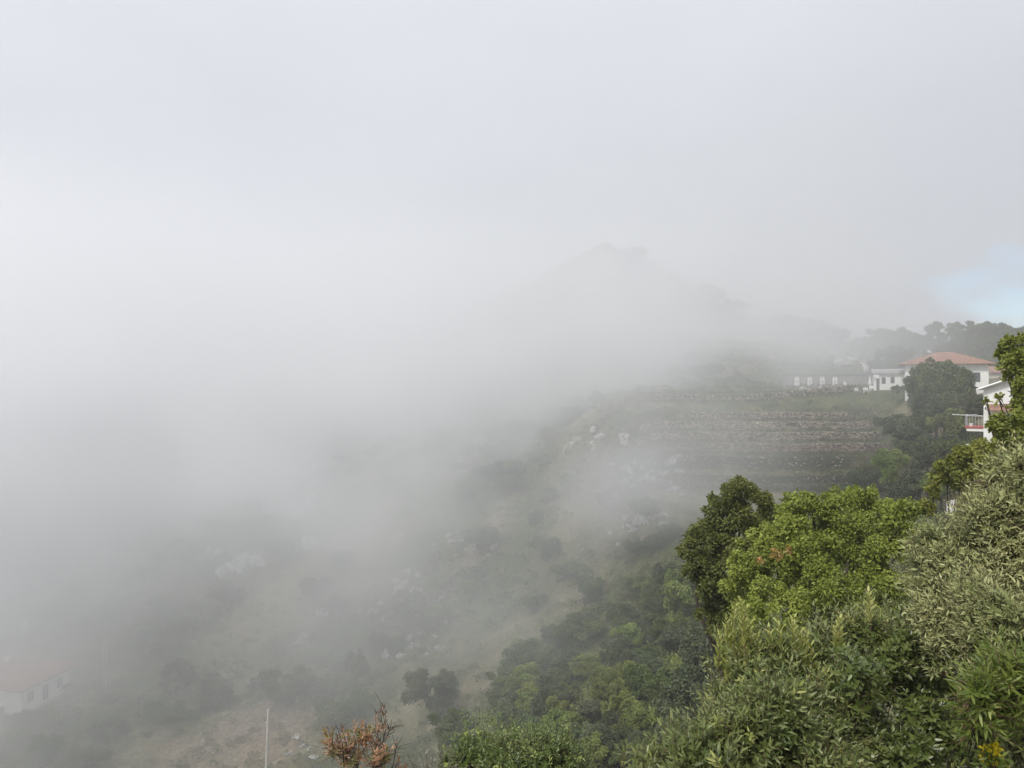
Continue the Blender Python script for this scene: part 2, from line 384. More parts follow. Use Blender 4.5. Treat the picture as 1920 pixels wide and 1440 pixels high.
# the drifting fog bank: a cloud body lying on the left and middle of the slope
fm = bpy.data.materials.new('fog_bank'); fm.use_nodes = True
fm.node_tree.nodes.remove(fm.node_tree.nodes['Principled BSDF'])
pv = fm.node_tree.nodes.new('ShaderNodeVolumePrincipled')
pv.inputs['Color'].default_value = (0.985, 0.99, 1.0, 1); pv.inputs['Density'].default_value = 1.0
pv.inputs['Density Attribute'].default_value = 'density'; pv.inputs['Anisotropy'].default_value = 0.35
fm.node_tree.links.new(pv.outputs[0], fm.node_tree.nodes['Material Output'].inputs['Volume'])
ng = bpy.data.node_groups.new('fog_bank_field', 'GeometryNodeTree')
ng.interface.new_socket('Geometry', in_out='OUTPUT', socket_type='NodeSocketGeometry')
class E:
    """a float field in the node group"""
    def __init__(s, o): s.o = o
    def op(s, kind, *a):
        n = ng.nodes.new('ShaderNodeMath'); n.operation = kind
        for i, q in enumerate((s,) + a):
            if isinstance(q, E): ng.links.new(q.o, n.inputs[i])
            else: n.inputs[i].default_value = q
        return E(n.outputs[0])
    def __add__(s, q): return s.op('ADD', q)
    __radd__ = __add__
    def __sub__(s, q): return s.op('SUBTRACT', q)
    def __mul__(s, q): return s.op('MULTIPLY', q)
    __rmul__ = __mul__
    def mx(s, q): return s.op('MAXIMUM', q)
    def ss(s, a, b_):
        n = ng.nodes.new('ShaderNodeMapRange'); n.interpolation_type = 'SMOOTHSTEP'
        ng.links.new(s.o, n.inputs[0]); n.inputs[1].default_value = a; n.inputs[2].default_value = b_
        return E(n.outputs[0])
pn = ng.nodes.new('GeometryNodeInputPosition'); sx = ng.nodes.new('ShaderNodeSeparateXYZ'); ng.links.new(pn.outputs[0], sx.inputs[0])
X, Y, Z = E(sx.outputs[0]), E(sx.outputs[1]), E(sx.outputs[2]) - EYE
def gnoise(scale, sc=(1, 1, 1), off=(0, 0, 0), detail=4, rough=0.55):
    mpn = ng.nodes.new('ShaderNodeVectorMath'); mpn.operation = 'MULTIPLY_ADD'
    ng.links.new(pn.outputs[0], mpn.inputs[0]); mpn.inputs[1].default_value = sc; mpn.inputs[2].default_value = off
    n = ng.nodes.new('ShaderNodeTexNoise'); n.inputs['Scale'].default_value = scale; n.inputs['Detail'].default_value = detail; n.inputs['Roughness'].default_value = rough
    ng.links.new(mpn.outputs[0], n.inputs[0]); return E(n.outputs[0])
n1 = gnoise(1 / 55, (1, 0.8, 1.3), (13, 5, 2)) - 0.5
n2 = gnoise(1 / 24, (0.9, 0.7, 1.5), (3, 55, 12), 5, 0.6) - 0.5
n3 = gnoise(1 / 11, (0.8, 0.7, 1.3), (31, 5, 9), 3, 0.6) - 0.5
zb = X.mx(0.0) * 0.30 - 12.0 + (X * -1.0 - 20.0).mx(0.0).op('MINIMUM', 70.0) * 0.17
body = (Z - zb + n1 * 55.0 + n2 * 58.0).ss(-6.0, 15.0)
right = (Y * 0.45 - 3.0 - X + n1 * 55.0 + n2 * 30.0).ss(-24.0, 8.0)
near = (Y + n1 * 40.0).ss(48.0, 95.0)
top = (Z * -1.0 + X * 0.12 + 20.0 + n1 * 50 + n2 * 30.0).ss(-22.0, 24.0)
patch = (n2 * 5.5 + n3 * 3.0 + 1.0).mx(0.10)
dens = body * right * near * top * patch * 0.019
wisps = (n1 + n2).ss(0.02, 0.24) * near * (X * -1.0 + 42.0).ss(0.0, 40.0) * (Z * -1.0 + 40.0).ss(0.0, 30.0) * 0.012
left = (X * -1.0 - Y * 0.45 - 2.0 + n1 * 45.0).ss(0.0, 30.0) * (Y + n1 * 20.0).ss(45.0, 90.0) * (Z * -1.0 + 20.0).ss(0.0, 30.0) * patch * 0.042
far = (Y + X * -0.4 - 150.0 + n1 * 60.0).ss(0.0, 60.0) * (X * -1.0 + 75.0).ss(0.0, 50.0) * (Z * -1.0 + 66.0).ss(0.0, 40.0) * 0.016
veil = (X - 38.0).ss(0.0, 18.0) * (X * -1.0 + 100.0).ss(0.0, 25.0) * (Y - 92.0).ss(0.0, 25.0) * (Z * -1.0 + 26.0).ss(0.0, 20.0) * (n2 * 4.0 + 1.0).mx(0.2) * 0.008
low = (X * -1.0 + 24.0 + n1 * 30.0).ss(0.0, 45.0) * Y.ss(35.0, 75.0) * (Z * -1.0 + 10.0).ss(0.0, 30.0) * (n2 * 3.0 + 1.0).mx(0.2) * 0.0105
drift = (X - 2.0 + n1 * 30.0).ss(0.0, 12.0) * (X * -1.0 + 44.0 + n1 * 40.0).ss(0.0, 16.0) * (Y - 84.0).ss(0.0, 16.0) * (Z * -1.0 + 14.0).ss(0.0, 14.0) * (n2 * 6.0 + 1.0).mx(0.05) * 0.012
tot = drift + dens + wisps + left + far + low + veil
vc = ng.nodes.new('GeometryNodeVolumeCube')
x0, x1, y0, y1, z0, z1 = -330, 150, 30, 430, -90, 88
vc.inputs['Min'].default_value = (x0, y0, z0 + EYE); vc.inputs['Max'].default_value = (x1, y1, z1 + EYE)
vc.inputs['Resolution X'].default_value = (x1 - x0) // 3; vc.inputs['Resolution Y'].default_value = (y1 - y0) // 3; vc.inputs['Resolution Z'].default_value = (z1 - z0) // 3
ng.links.new(tot.o, vc.inputs['Density'])
sm_ = ng.nodes.new('GeometryNodeSetMaterial'); sm_.inputs['Material'].default_value = fm
go = ng.nodes.new('NodeGroupOutput')
ng.links.new(vc.outputs[0], sm_.inputs[0]); ng.links.new(sm_.outputs[0], go.inputs[0])
fo = bpy.data.objects.new('fog_bank', bpy.data.meshes.new('fog_bank'))
fo.data.materials.append(fm)
link(fo)
md = fo.modifiers.new('fog', 'NODES'); md.node_group = ng
tag(fo, 'dense drifting fog bank over the left and middle of the slope', kind='stuff')

# ------------------------------------------------------------------ foliage builders
def unit(v): return v / np.maximum(np.linalg.norm(v, axis=-1, keepdims=True), 1e-9)
def sphere_dirs(n, up=0.0):
    v = rng.normal(size=(n, 3)); v[:, 2] += up; return unit(v)

def leaf_geo(P, D, Nn, L, Wd, kind='diamond', fold=0.18):
    """one small mesh island per leaf: P base, D axis, Nn face normal"""
    n = len(P); S = unit(np.cross(D, Nn)); U = np.cross(S, D)
    L = np.broadcast_to(np.asarray(L, float), (n,))[:, None]; Wd = np.broadcast_to(np.asarray(Wd, float), (n,))[:, None]
    if kind == 'diamond':
        V = np.stack([P, P + D * L * .45 + S * L * Wd / 2 + U * L * Wd * fold, P + D * L, P + D * L * .45 - S * L * Wd / 2 + U * L * Wd * fold], 1)
        T = np.array([[0, 1, 2], [0, 2, 3]]); Q = np.zeros((0, 4), int); k = 4
    elif kind == 'lance':
        bend = -U * L * rng.uniform(0.0, 0.16, (n, 1))
        m1 = P + D * L * .34 + bend * .25; m2 = P + D * L * .7 + bend * .7; tip = P + D * L + bend
        w = L * Wd / 2
        V = np.stack([P, m1 + S * w + U * w * fold, m1, m1 - S * w + U * w * fold, m2 + S * w * .72 + U * w * fold, m2, m2 - S * w * .72 + U * w * fold, tip], 1)
        T = np.array([[0, 1, 2], [0, 2, 3], [4, 7, 5], [5, 7, 6]]); Q = np.array([[1, 4, 5, 2], [2, 5, 6, 3]]); k = 8
    elif kind == 'lobed':     # oak leaf with shallow lobes
        w = L * Wd / 2
        pts = [(0, 0), (.22, .45), (.34, .3), (.55, 1.0), (.66, .62), (.85, .7), (1, 0)]
        R_ = [P + D * L * a + S * w * b_ + U * w * fold * b_ for a, b_ in pts]
        Lf = [P + D * L * a - S * w * b_ + U * w * fold * b_ for a, b_ in pts[1:-1]]
        V = np.stack(R_ + Lf, 1); k = 12
        T = np.array([[0, 1, 7]]); Q = np.array([[1, 2, 8, 7], [2, 3, 9, 8], [3, 4, 10, 9], [4, 5, 11, 10]]); T = np.array([[0, 1, 7], [5, 6, 11]])
    off = (np.arange(n) * k)[:, None, None]
    return V.reshape(-1, 3), (T[None] + off).reshape(-1, 3), (Q[None] + off).reshape(-1, 4)

class Leaves:
    def __init__(s): s.V = []; s.T = []; s.Q = []; s.tm = []; s.qm = []; s.n = 0
    def add(s, geo_, m=0):
        V, T, Q = geo_; s.V.append(V); s.T.append(T + s.n); s.Q.append(Q + s.n); s.n += len(V)
        s.tm.append(np.full(len(T), m)); s.qm.append(np.full(len(Q), m)); return s
    def mesh(s, name, mats, origin=(0, 0, 0)):
        return mesh_np(name, np.concatenate(s.V) - np.asarray(origin), np.concatenate(s.T), np.concatenate(s.Q), mats=mats,
                       tri_m=np.concatenate(s.tm), quad_m=np.concatenate(s.qm))

def clump_leaves(C, Rr, n, L, Wd, kind='diamond', up=0.5, m=0, LV=None, shell=0.45, flat=1.0):
    """n leaves spread through clumps (centres C, radii Rr), denser near the skin"""
    C = np.asarray(C, float); Rr = np.asarray(Rr, float)
    p = Rr ** 2 / (Rr ** 2).sum(); ci = rng.choice(len(C), n, p=p)
    d = sphere_dirs(n, up)
    rad = Rr[ci] * (1 - shell * rng.random(n) ** 1.5) * rng.uniform(0.85, 1.12, n)
    off = d * rad[:, None]; off[:, 2] *= flat
    P = C[ci] + off
    Nn = unit(d * 0.9 + rng.normal(size=(n, 3)) * 0.55 + np.array([0, 0, 0.5]))
    D = unit(np.cross(Nn, rng.normal(size=(n, 3))) + d * 0.35)
    LV.add(leaf_geo(P, D, Nn, L * rng.uniform(0.7, 1.3, n), Wd, kind), m)

def subclumps(C, Rr, k, ratio=0.38, up=0.35):
    c2 = []; r2 = []
    for c, r in zip(C, Rr):
        d = sphere_dirs(k, up); c2.append(np.asarray(c) + d * r * rng.uniform(0.55, 0.95, (k, 1))); r2.append(r * ratio * rng.uniform(0.7, 1.35, k))
    return np.concatenate(c2), np.concatenate(r2)

def shoots(LV, stems, C, Rr, n, leaf, Wd, per=14, length=0.28, kind='lance', bias=(0, 0, 0.8), spread=0.9, m=0, young=0.0, ym=1, tilt=0.75, face=None):
    """leafy shoots growing out of clumps, leaves set spirally along each"""
    C = np.asarray(C, float); Rr = np.asarray(Rr, float)
    p = Rr ** 2 / (Rr ** 2).sum(); ci = rng.choice(len(C), n, p=p)
    d = sphere_dirs(n, 0.35)
    if face is not None: d = unit(d + np.asarray(face) * rng.uniform(0, 1.2, (n, 1)))
    B = C[ci] + d * Rr[ci, None] * (1 - 0.5 * rng.random((n, 1)) ** 2)
    A = unit(d * spread + np.asarray(bias) + rng.normal(size=(n, 3)) * 0.28)
    ln = length * rng.uniform(0.5, 1.35, n)
    yo = rng.random(n) < young
    t = (np.arange(per) + 0.5) / per
    ref = unit(np.cross(A, rng.normal(size=(n, 3)))); ref2 = np.cross(A, ref)
    ang = np.arange(per) * 2.4
    rad = ref[:, None] * np.cos(ang)[None, :, None] + ref2[:, None] * np.sin(ang)[None, :, None]
    droop = np.zeros((n, per, 3)); 
    P = B[:, None] + A[:, None] * (ln[:, None] * t[None])[..., None] + droop
    k = (tilt * (1 - 0.35 * t))[None, :, None]
    D = unit(A[:, None] * (1 - k * 0.6) + rad * k + rng.normal(size=(n, per, 3)) * 0.16)
    Nn = unit(A[:, None] - rad * 0.5 + rng.normal(size=(n, per, 3)) * 0.25)
    Nn = unit(Nn - D * (Nn * D).sum(-1, keepdims=True))
    L = leaf * rng.uniform(0.55, 1.3, (n, per)) * rng.uniform(.75, 1.15, (n, 1)) * (1.0 - 0.45 * t ** 3)[None]
    for flag, mi in ((False, m), (True, ym)):
        s_ = yo == flag
        if s_.any(): LV.add(leaf_geo(P[s_].reshape(-1, 3), D[s_].reshape(-1, 3), Nn[s_].reshape(-1, 3), L[s_].ravel(), Wd, kind), mi)
    if stems is not None:
        for i in range(n):
            stems.tube([B[i] - A[i] * ln[i] * 0.6, B[i] + A[i] * ln[i] * 0.96], [0.0035, 0.0015], 3, caps=False)

def limbs(mb, base, top_r, C, Rr, r0=0.2, n=6, share=0.45, wob=0.06):
    """trunk from base to a fork, limbs out to the clumps"""
    C = np.asarray(C, float); cen = C.mean(0); base = np.asarray(base, float)
    fork = base + (cen - base) * share; fork[:2] = base[:2] + (cen[:2] - base[:2]) * 0.3
    L = np.linalg.norm(cen - base)
    mid = (base + fork) / 2 + rng.normal(size=3) * L * 0.03
    mb.tube([base - [0, 0, 0.5], base + (mid - base) * .15, mid, fork], [r0 * 1.35, r0, r0 * .85, r0 * .7], 8)
    for c, r in zip(C, Rr):
        c = np.asarray(c); a = fork + (c - fork) * 0.45 + rng.normal(size=3) * L * wob; a[2] -= 0.04 * L
        mb.tube([fork - (fork - mid) * .2, a, a + (c - a) * .6 + rng.normal(size=3) * L * wob * .5, c], [r0 * .5, r0 * .3, r0 * .16, r0 * .05], n, caps=False)
        for _ in range(3):
            e = c + sphere_dirs(1, .3)[0] * r * 0.85; q = a + (c - a) * rng.uniform(.3, .9)
            mb.tube([q, (q + e) / 2 + rng.normal(size=3) * r * .12, e], [r0 * .12, r0 * .07, r0 * .02], 4, caps=False)

def tree_obj(name, label, cat, base, trunk_mesh, crown_mesh, group=None, leafname='crown', stemname='trunk'):
    t = empty(name, base); tag(t, label, cat, group)
    if trunk_mesh: link(bpy.data.objects.new(stemname, trunk_mesh), t)
    link(bpy.data.objects.new(leafname, crown_mesh), t)
    return t

def px_clumps(lst, dj=0.6):
    """(px, py, depth, radius px) -> centres and radii in metres"""
    C = []; Rr = []
    for px, py, d, r in lst:
        C.append(at(px, py, d + rng.uniform(-dj, dj))); Rr.append(r / FOC * d)
    return np.array(C), np.array(Rr)
def with_back(C, Rr, depth, n=1):
    """the far side of a crown, behind what the photograph shows"""
    Cb = [C]; Rb = [Rr]
    for k in range(n):
        q = C.copy(); q[:, :2] *= (1 + depth * (k + 1) / n / q[:, 1:2]); q[:, 2] -= 0.1 * depth * (k + 1); Cb.append(q); Rb.append(Rr * 0.9)
    return np.concatenate(Cb), np.concatenate(Rb)
# ------------------------------------------------------------------ oaks beyond the shrubs
def big_oak(label, lst, mat, n, leaf, back=2.0, r0=0.16, extra=None, kind='lobed', ratio=0.3, k=12, turn=0.0, bxy=None):
    C, Rr = px_clumps(lst); Ca, Ra = with_back(C, Rr, back)
    cen = Ca.mean(0) if bxy is None else np.array([*bxy, 0])
    base = np.array([cen[0], cen[1], H(cen[0], cen[1])])
    tb = MB(); limbs(tb, base, 0, Ca[::2], Ra[::2], r0, share=0.72, wob=0.02)
    tb.V = [tuple(np.array(v) - base) for v in tb.V]
    LV = Leaves(); c2, r2 = subclumps(C, Rr, k, ratio)
    clump_leaves(c2, r2, n, leaf, 0.62, kind, 0.45, 0, LV, shell=0.75)
    cb, rb = subclumps(Ca, Ra, 4, ratio * 1.1)
    clump_leaves(cb, rb, n // 4, leaf * 1.3, 0.62, 'diamond', 0.3, 0, LV, shell=0.8)
    ms = [mat, M['oak_turn']]
    if turn:
        j = rng.choice(len(c2), 14); clump_leaves(c2[j] + rng.normal(size=(14, 3)) * .1, np.full(14, 0.035), int(turn), leaf, 0.6, kind, 0.5, 1, LV)
    if extra:
        for (px, py, d, r, m_) in extra:
            clump_leaves([at(px, py, d)], [r / FOC * d], int(r * 7), leaf, 0.6, kind, 0.4, m_, LV, shell=0.8)
    t = tree_obj('oak_tree', label, 'tree', base, tb.mesh('trunk', M['bark'], True), LV.mesh('crown', ms, base))
    return t

big_oak('bright green oak with a broad rounded crown and a few orange leaves',
        [(1400, 1110, 13.6, 48), (1455, 1062, 13.8, 55), (1440, 1010, 14.2, 34), (1505, 985, 14.4, 52), (1568, 962, 14.5, 40), (1632, 962, 14.4, 44), (1690, 985, 14.2, 38), (1722, 1020, 14.0, 34),
         (1600, 1040, 13.9, 70), (1520, 1060, 13.6, 62), (1672, 1070, 13.7, 58), (1555, 1120, 13.2, 60), (1462, 1140, 13.1, 55), (1630, 1125, 13.2, 55), (1388, 1060, 13.9, 24), (1700, 1120, 13.5, 40), (1400, 1160, 13.2, 34), (1520, 1170, 13.2, 50),
         (1482, 942, 14.6, 16), (1600, 932, 14.6, 18), (1520, 938, 14.6, 12)],
        M['oak'], 76000, 0.058, 2.2, 0.14, [(1455, 1040, 13.1, 11, 1), (1425, 1052, 13.0, 6, 1), (1480, 1032, 13.1, 6, 1)], turn=60)
big_oak('darker oak with an upright ragged crown left of the bright oak',
        [(1385, 925, 17.4, 30), (1345, 955, 17.2, 26), (1410, 955, 17.4, 36), (1370, 985, 17.0, 44), (1425, 1000, 17.2, 36), (1325, 1015, 16.8, 34), (1300, 1040, 16.6, 26), (1350, 1040, 16.6, 42), (1400, 1050, 16.8, 40),
         (1320, 1080, 16.6, 38), (1355, 1110, 16.5, 42), (1335, 1145, 16.6, 34), (1360, 1180, 16.5, 34), (1310, 1000, 16.8, 16), (1282, 1035, 16.8, 12), (1380, 1150, 16.6, 40), (1440, 975, 17.6, 26)],
        M['oak_dark'], 52000, 0.062, 2.0, 0.13, k=10, ratio=0.3)
big_oak('oak branches crossing the white gable wall at the right edge',
        [(1900, 650, 13.8, 24), (1918, 690, 13.6, 34), (1880, 668, 13.8, 12), (1915, 725, 13.4, 14), (1935, 755, 13.4, 34), (1898, 800, 13.2, 34), (1868, 800, 13.4, 14), (1905, 850, 13.0, 40), (1950, 840, 13.2, 60), (1970, 700, 14, 50), (1872, 745, 13.6, 6), (1880, 835, 13.2, 20), (1850, 752, 13.6, 4)],
        M['oak'], 26000, 0.07, 1.6, 0.13, bxy=(10.2, 13.6))
big_oak('light green oak sapling below the white fence panels',
        [(1775, 890, 18.6, 26), (1810, 872, 18.6, 34), (1850, 862, 18.4, 34), (1800, 900, 18.4, 20), (1830, 900, 18.2, 38), (1868, 885, 18, 34), (1748, 925, 18.8, 13), (1845, 925, 18, 20), (1735, 955, 18.8, 15)],
        M['oak'], 15000, 0.08, 1.6, 0.1)

# ------------------------------------------------------------------ near shrubs
def shrub(label, lst, mats, n, leaf, Wd, per, length, bias, cat='shrub', name='bay_shrub', young=0.0, spread=0.9, fill=0.22, back=0.8, tilt=0.75, kind='lance', r0=0.035, dj=0.25, extra=None, stemm='twig', sub=8, ratio=0.32, face=(0, -0.6, 0.2)):
    C, Rr = px_clumps(lst, dj); Ca, Ra = with_back(C, Rr, back)
    cen = Ca.mean(0); base = np.array([cen[0], cen[1], H(cen[0], cen[1])])
    c2, r2 = subclumps(C, Rr, sub, ratio)
    LV = Leaves(); sb = MB()
    shoots(LV, sb, c2, r2, n, leaf, Wd, per, length, kind, bias, spread, 0, young, 1, tilt, face)
    shoots(LV, None, Ca, Ra, int(n * fill), leaf * 1.1, Wd, max(6, per // 2), length, 'diamond', bias, 1.1, 0, 0, 1, tilt)
    if extra: extra(LV, sb)
    tb = MB(); limbs(tb, base, 0, Ca[::2], Ra[::2] , r0, 5)
    for b_ in (tb, sb): b_.V = [tuple(np.array(v) - base) for v in b_.V]
    t = tree_obj(name, label, cat, base, tb.mesh('trunk', M['bark_dark'], True), LV.mesh('foliage', mats, base), leafname='foliage')
    link(bpy.data.objects.new('twig', sb.mesh('twig', M[stemm])), t)['kind'] = 'stuff'
    return t

def tall_tips(spots, d, leaf, ym=1, h=0.5):
    def f(LV, sb):
        for px, py, hh in spots:
            tip = at(px, py, d); L = hh / FOC * d
            A = unit(np.array([rng.normal() * .12, rng.normal() * .12, 1.0])); b_ = tip - A * L
            n = max(8, int(L / 0.012)); t = np.linspace(0, 1, n); ang = np.arange(n) * 2.4
            ref = unit(np.cross(A, [1, .2, 0])); r2 = np.cross(A, ref)
            rad = ref * np.cos(ang)[:, None] + r2 * np.sin(ang)[:, None]
            D = unit(A * .85 + rad * .6 + rng.normal(size=(n, 3)) * .12); Nn = unit(A - rad * .8)
            LV.add(leaf_geo(b_ + A * (L * t)[:, None], D, Nn, leaf * (1 - .4 * t ** 2), 0.32, 'lance'), ym)
            sb.tube([b_ - A * .1, tip - A * .02], [0.005, 0.002], 4, caps=False)
    return f

shrub('broad bay shrub with yellow-tipped upright shoots filling the lower right',
      [(1400, 1255, 5.6, 40), (1400, 1320, 5.5, 55), (1470, 1285, 5.5, 60), (1560, 1250, 5.7, 60), (1640, 1215, 5.8, 46), (1710, 1200, 5.9, 38), (1520, 1330, 5.3, 65), (1450, 1370, 5.1, 70),
       (1540, 1420, 5.0, 60), (1400, 1430, 4.9, 65), (1500, 1480, 4.8, 80), (1375, 1380, 5.3, 30), (1600, 1190, 5.9, 20)],
      [M['bay'], M['bay_young']], 2900, 0.062, 0.29, 14, 0.19, (0.0, -0.1, 0.75), young=0.07,
      extra=tall_tips([(1378, 1135, 140), (1398, 1140, 140), (1366, 1185, 100), (1410, 1200, 100), (1500, 1180, 80), (1520, 1205, 80), (1388, 1125, 150), (1362, 1160, 110), (1405, 1165, 120), (1374, 1180, 90), (1458, 1165, 70), (1488, 1160, 75), (1512, 1185, 110), (1492, 1215, 70), (1575, 1160, 60), (1628, 1110, 60), (1568, 1180, 50), (1442, 1180, 60), (1420, 1190, 80), (1350, 1190, 70)], 5.5, 0.095))
shrub('dark glossy broad-leaved shrub with deep shadowy gaps between the bay and the olive shrub',
      [(1600, 1290, 5.3, 46), (1660, 1260, 5.5, 44), (1720, 1290, 5.5, 48), (1600, 1370, 5.1, 40), (1650, 1420, 4.9, 46), (1730, 1370, 5.2, 46), (1700, 1450, 4.8, 50), (1780, 1350, 5.3, 34), (1770, 1420, 5.0, 44), (1610, 1450, 4.8, 40), (1690, 1225, 5.7, 30), (1755, 1240, 5.6, 34)],
      [M['glossy'], M['bay_young']], 900, 0.068, 0.38, 12, 0.12, (0.0, -0.25, 0.45), name='broad_leaved_shrub', young=0.01, fill=0.3, back=0.7, tilt=1.0, sub=7, ratio=0.34)
shrub('silvery olive-green shrub with narrow leaves leaning up at the right edge',
      [(1925, 905, 5.3, 40), (1885, 935, 5.4, 34), (1930, 960, 5.2, 50), (1848, 1022, 5.6, 40), (1775, 1045, 5.7, 40), (1870, 990, 5.4, 55), (1750, 1100, 5.6, 38), (1810, 1095, 5.4, 60), (1890, 1070, 5.2, 70), (1850, 1170, 5.1, 75),
       (1785, 1170, 5.4, 50), (1930, 1180, 5.0, 70), (1880, 1260, 4.9, 65), (1800, 1250, 5.2, 45), (1900, 1400, 4.7, 50), (1940, 1330, 4.8, 50), (1985, 1000, 5.2, 90), (1990, 1200, 5.0, 90), (1890, 888, 5.3, 16), (1860, 905, 5.5, 14)],
      [M['olive'], M['bay_young']], 4300, 0.056, 0.25, 14, 0.18, (-0.45, -0.1, 0.55), name='olive_shrub', young=0.005, back=0.9)
shrub('low bay shrub at the bottom edge left of the broad one',
      [(1300, 1425, 4.9, 30), (1350, 1430, 4.8, 40), (1270, 1450, 4.9, 30), (1330, 1470, 4.7, 60), (1220, 1470, 5, 30)],
      [M['bay'], M['bay_young']], 330, 0.08, 0.27, 14, 0.2, (-0.1, 0, 0.8), young=0.03, back=0.5,
      extra=tall_tips([(1222, 1378, 60), (1192, 1400, 40), (1175, 1392, 50), (1288, 1380, 50)], 5.0, 0.07, 0))
shrub('bright green willow-leaved shrub in the bottom right corner',
      [(1850, 1330, 4.35, 42), (1905, 1320, 4.3, 50), (1880, 1290, 4.4, 30), (1830, 1370, 4.35, 30), (1925, 1370, 4.3, 40), (1840, 1300, 4.4, 22)],
      [M['bright'], M['bay_young']], 300, 0.085, 0.2, 12, 0.2, (0.2, -0.2, 0.3), name='willow_leaved_shrub', young=0.03, back=0.3, spread=1.1)
shrub('rounded small-leaved green shrub at the bottom centre',
      [(880, 1428, 8.4, 38), (925, 1415, 8.5, 34), (965, 1432, 8.4, 40), (1010, 1412, 8.5, 30), (1050, 1430, 8.4, 34), (850, 1445, 8.3, 26), (1078, 1445, 8.3, 26), (940, 1465, 8.2, 60), (1030, 1465, 8.2, 60), (1002, 1382, 8.6, 9), (905, 1392, 8.6, 8)],
      [M['glossy'], M['bay_young']], 2300, 0.052, 0.34, 11, 0.15, (0, 0, 0.7), name='small_leaved_shrub', young=0.05, back=0.8)
def dead_twigs(spots, d):
    def f(LV, sb):
        for (px0, py0, px1, py1) in spots:
            a = at(px0, py0, d); b_ = at(px1, py1, d + rng.uniform(-.2, .2)); q = (a + b_) / 2 + rng.normal(size=3) * .04
            sb.tube([a, q, b_], [0.006, 0.004, 0.0015], 4, caps=False)
            for _ in range(6):
                s_ = a + (b_ - a) * rng.uniform(.35, .95); sb.tube([s_, s_ + unit(unit(b_ - a) + rng.normal(size=3) * .55) * rng.uniform(.05, .2)], [0.004, 0.002], 3, caps=False)
                if rng.random() < .6:
                    e = np.array([s_ + rng.normal(size=3) * .03]); LV.add(leaf_geo(e, sphere_dirs(1, .3), sphere_dirs(1, .3), .05, .35, 'lance'), 0)
    return f
shrub('withered reddish-brown bush with bare twigs at the bottom edge',
      [(640, 1400, 8.0, 26), (632, 1425, 8.0, 28), (672, 1392, 8.1, 24), (700, 1378, 8.1, 20), (668, 1428, 8.0, 30), (712, 1410, 8.0, 24), (722, 1352, 8.1, 7), (690, 1450, 8, 34), (730, 1440, 8, 20)],
      [M['brown'], M['gold']], 230, 0.055, 0.3, 9, 0.13, (0.0, 0, 0.7), name='withered_bush', young=0.3, back=0.3, fill=0.0, stemm='bark_dark', r0=0.018, sub=4,
      extra=dead_twigs([(715, 1430, 712, 1330), (700, 1440, 722, 1318), (716, 1400, 734, 1350), (705, 1420, 686, 1360), (645, 1440, 628, 1352), (650, 1400, 640, 1362), (735, 1440, 745, 1392), (700, 1440, 745, 1400), (690, 1400, 672, 1375), (725, 1380, 735, 1362), (640, 1420, 610, 1400)], 8.0))
def bare_bush():
    base = at(810, 1470, 7.6); base[2] -= .3
    mb = MB()
    for (px, py) in [(822, 1398), (800, 1412), (792, 1428), (830, 1408), (780, 1436), (845, 1420), (812, 1404), (770, 1430), (856, 1436), (760, 1438)]:
        e = at(px, py, 7.6 + rng.uniform(-.3, .3)); q = (base + e) / 2 + rng.normal(size=3) * .05
        mb.tube([base, q, e], [0.010, 0.006, 0.002], 4, caps=False)
        for _ in range(8):
            s_ = q + (e - q) * rng.uniform(0, .9); mb.tube([s_, s_ + unit(unit(e - q) + rng.normal(size=3) * .5) * rng.uniform(.05, .22)], [0.003, 0.0012], 3, caps=False)
    gz = H(base[0], base[1]); mb.tube([(base[0], base[1], gz - .2), tuple(base)], [0.03, 0.015], 5)
    mb.V = [(v[0] - base[0], v[1] - base[1], v[2] - gz) for v in mb.V]
    o = mb.obj('bare_bush', M['twig_grey']); o.location = (base[0], base[1], gz)
    tag(o, 'leafless grey twiggy bush between withered bush and green shrub', 'shrub')
bare_bush()
shrub('yellowish broom bush with upright sprigs among the olive leaves',
      [(1818, 965, 7.6, 22), (1835, 950, 7.6, 24), (1850, 925, 7.7, 18), (1820, 985, 7.6, 24), (1880, 905, 7.8, 14)],
      [M['broom'], M['broom']], 420, 0.03, 0.35, 14, 0.16, (0, 0, 1.2), name='broom_bush', back=0.3, tilt=0.5, spread=0.5, kind='diamond')
def flowers():
    base = at(1850, 1420, 4.2); gz = H(base[0], base[1])
    mb = MB(); LV = Leaves(); C = []
    for px, py in [(1850, 1410), (1862, 1404), (1868, 1418), (1848, 1425), (1845, 1405), (1874, 1428), (1858, 1432), (1880, 1436), (1852, 1414), (1870, 1402)]:
        C.append(at(px, py, 4.2 + rng.uniform(-.04, .04)))
        mb.tube([(base[0], base[1] + .1, gz), base - np.array([0, 0, .25]), C[-1]], [0.01, 0.006, 0.002], 4, caps=False)
    C = np.array(C)
    clump_leaves(C, np.full(len(C), .018), 260, .022, .7, 'diamond', .6, 0, LV)
    clump_leaves(C - [0, 0, .06], np.full(len(C), .06), 120, .06, .3, 'lance', .6, 1, LV)
    o = np.array([base[0], base[1], gz]); mb.V = [tuple(np.array(v) - o) for v in mb.V]
    t = empty('flowering_plant', o); tag(t, 'small plant with bright yellow flowers in the bottom right corner', 'flower')
    link(bpy.data.objects.new('stem', mb.mesh('stem', M['twig'])), t)
    link(bpy.data.objects.new('blossom', LV.mesh('blossom', [M['petal'], M['bright']], o)), t)
flowers()
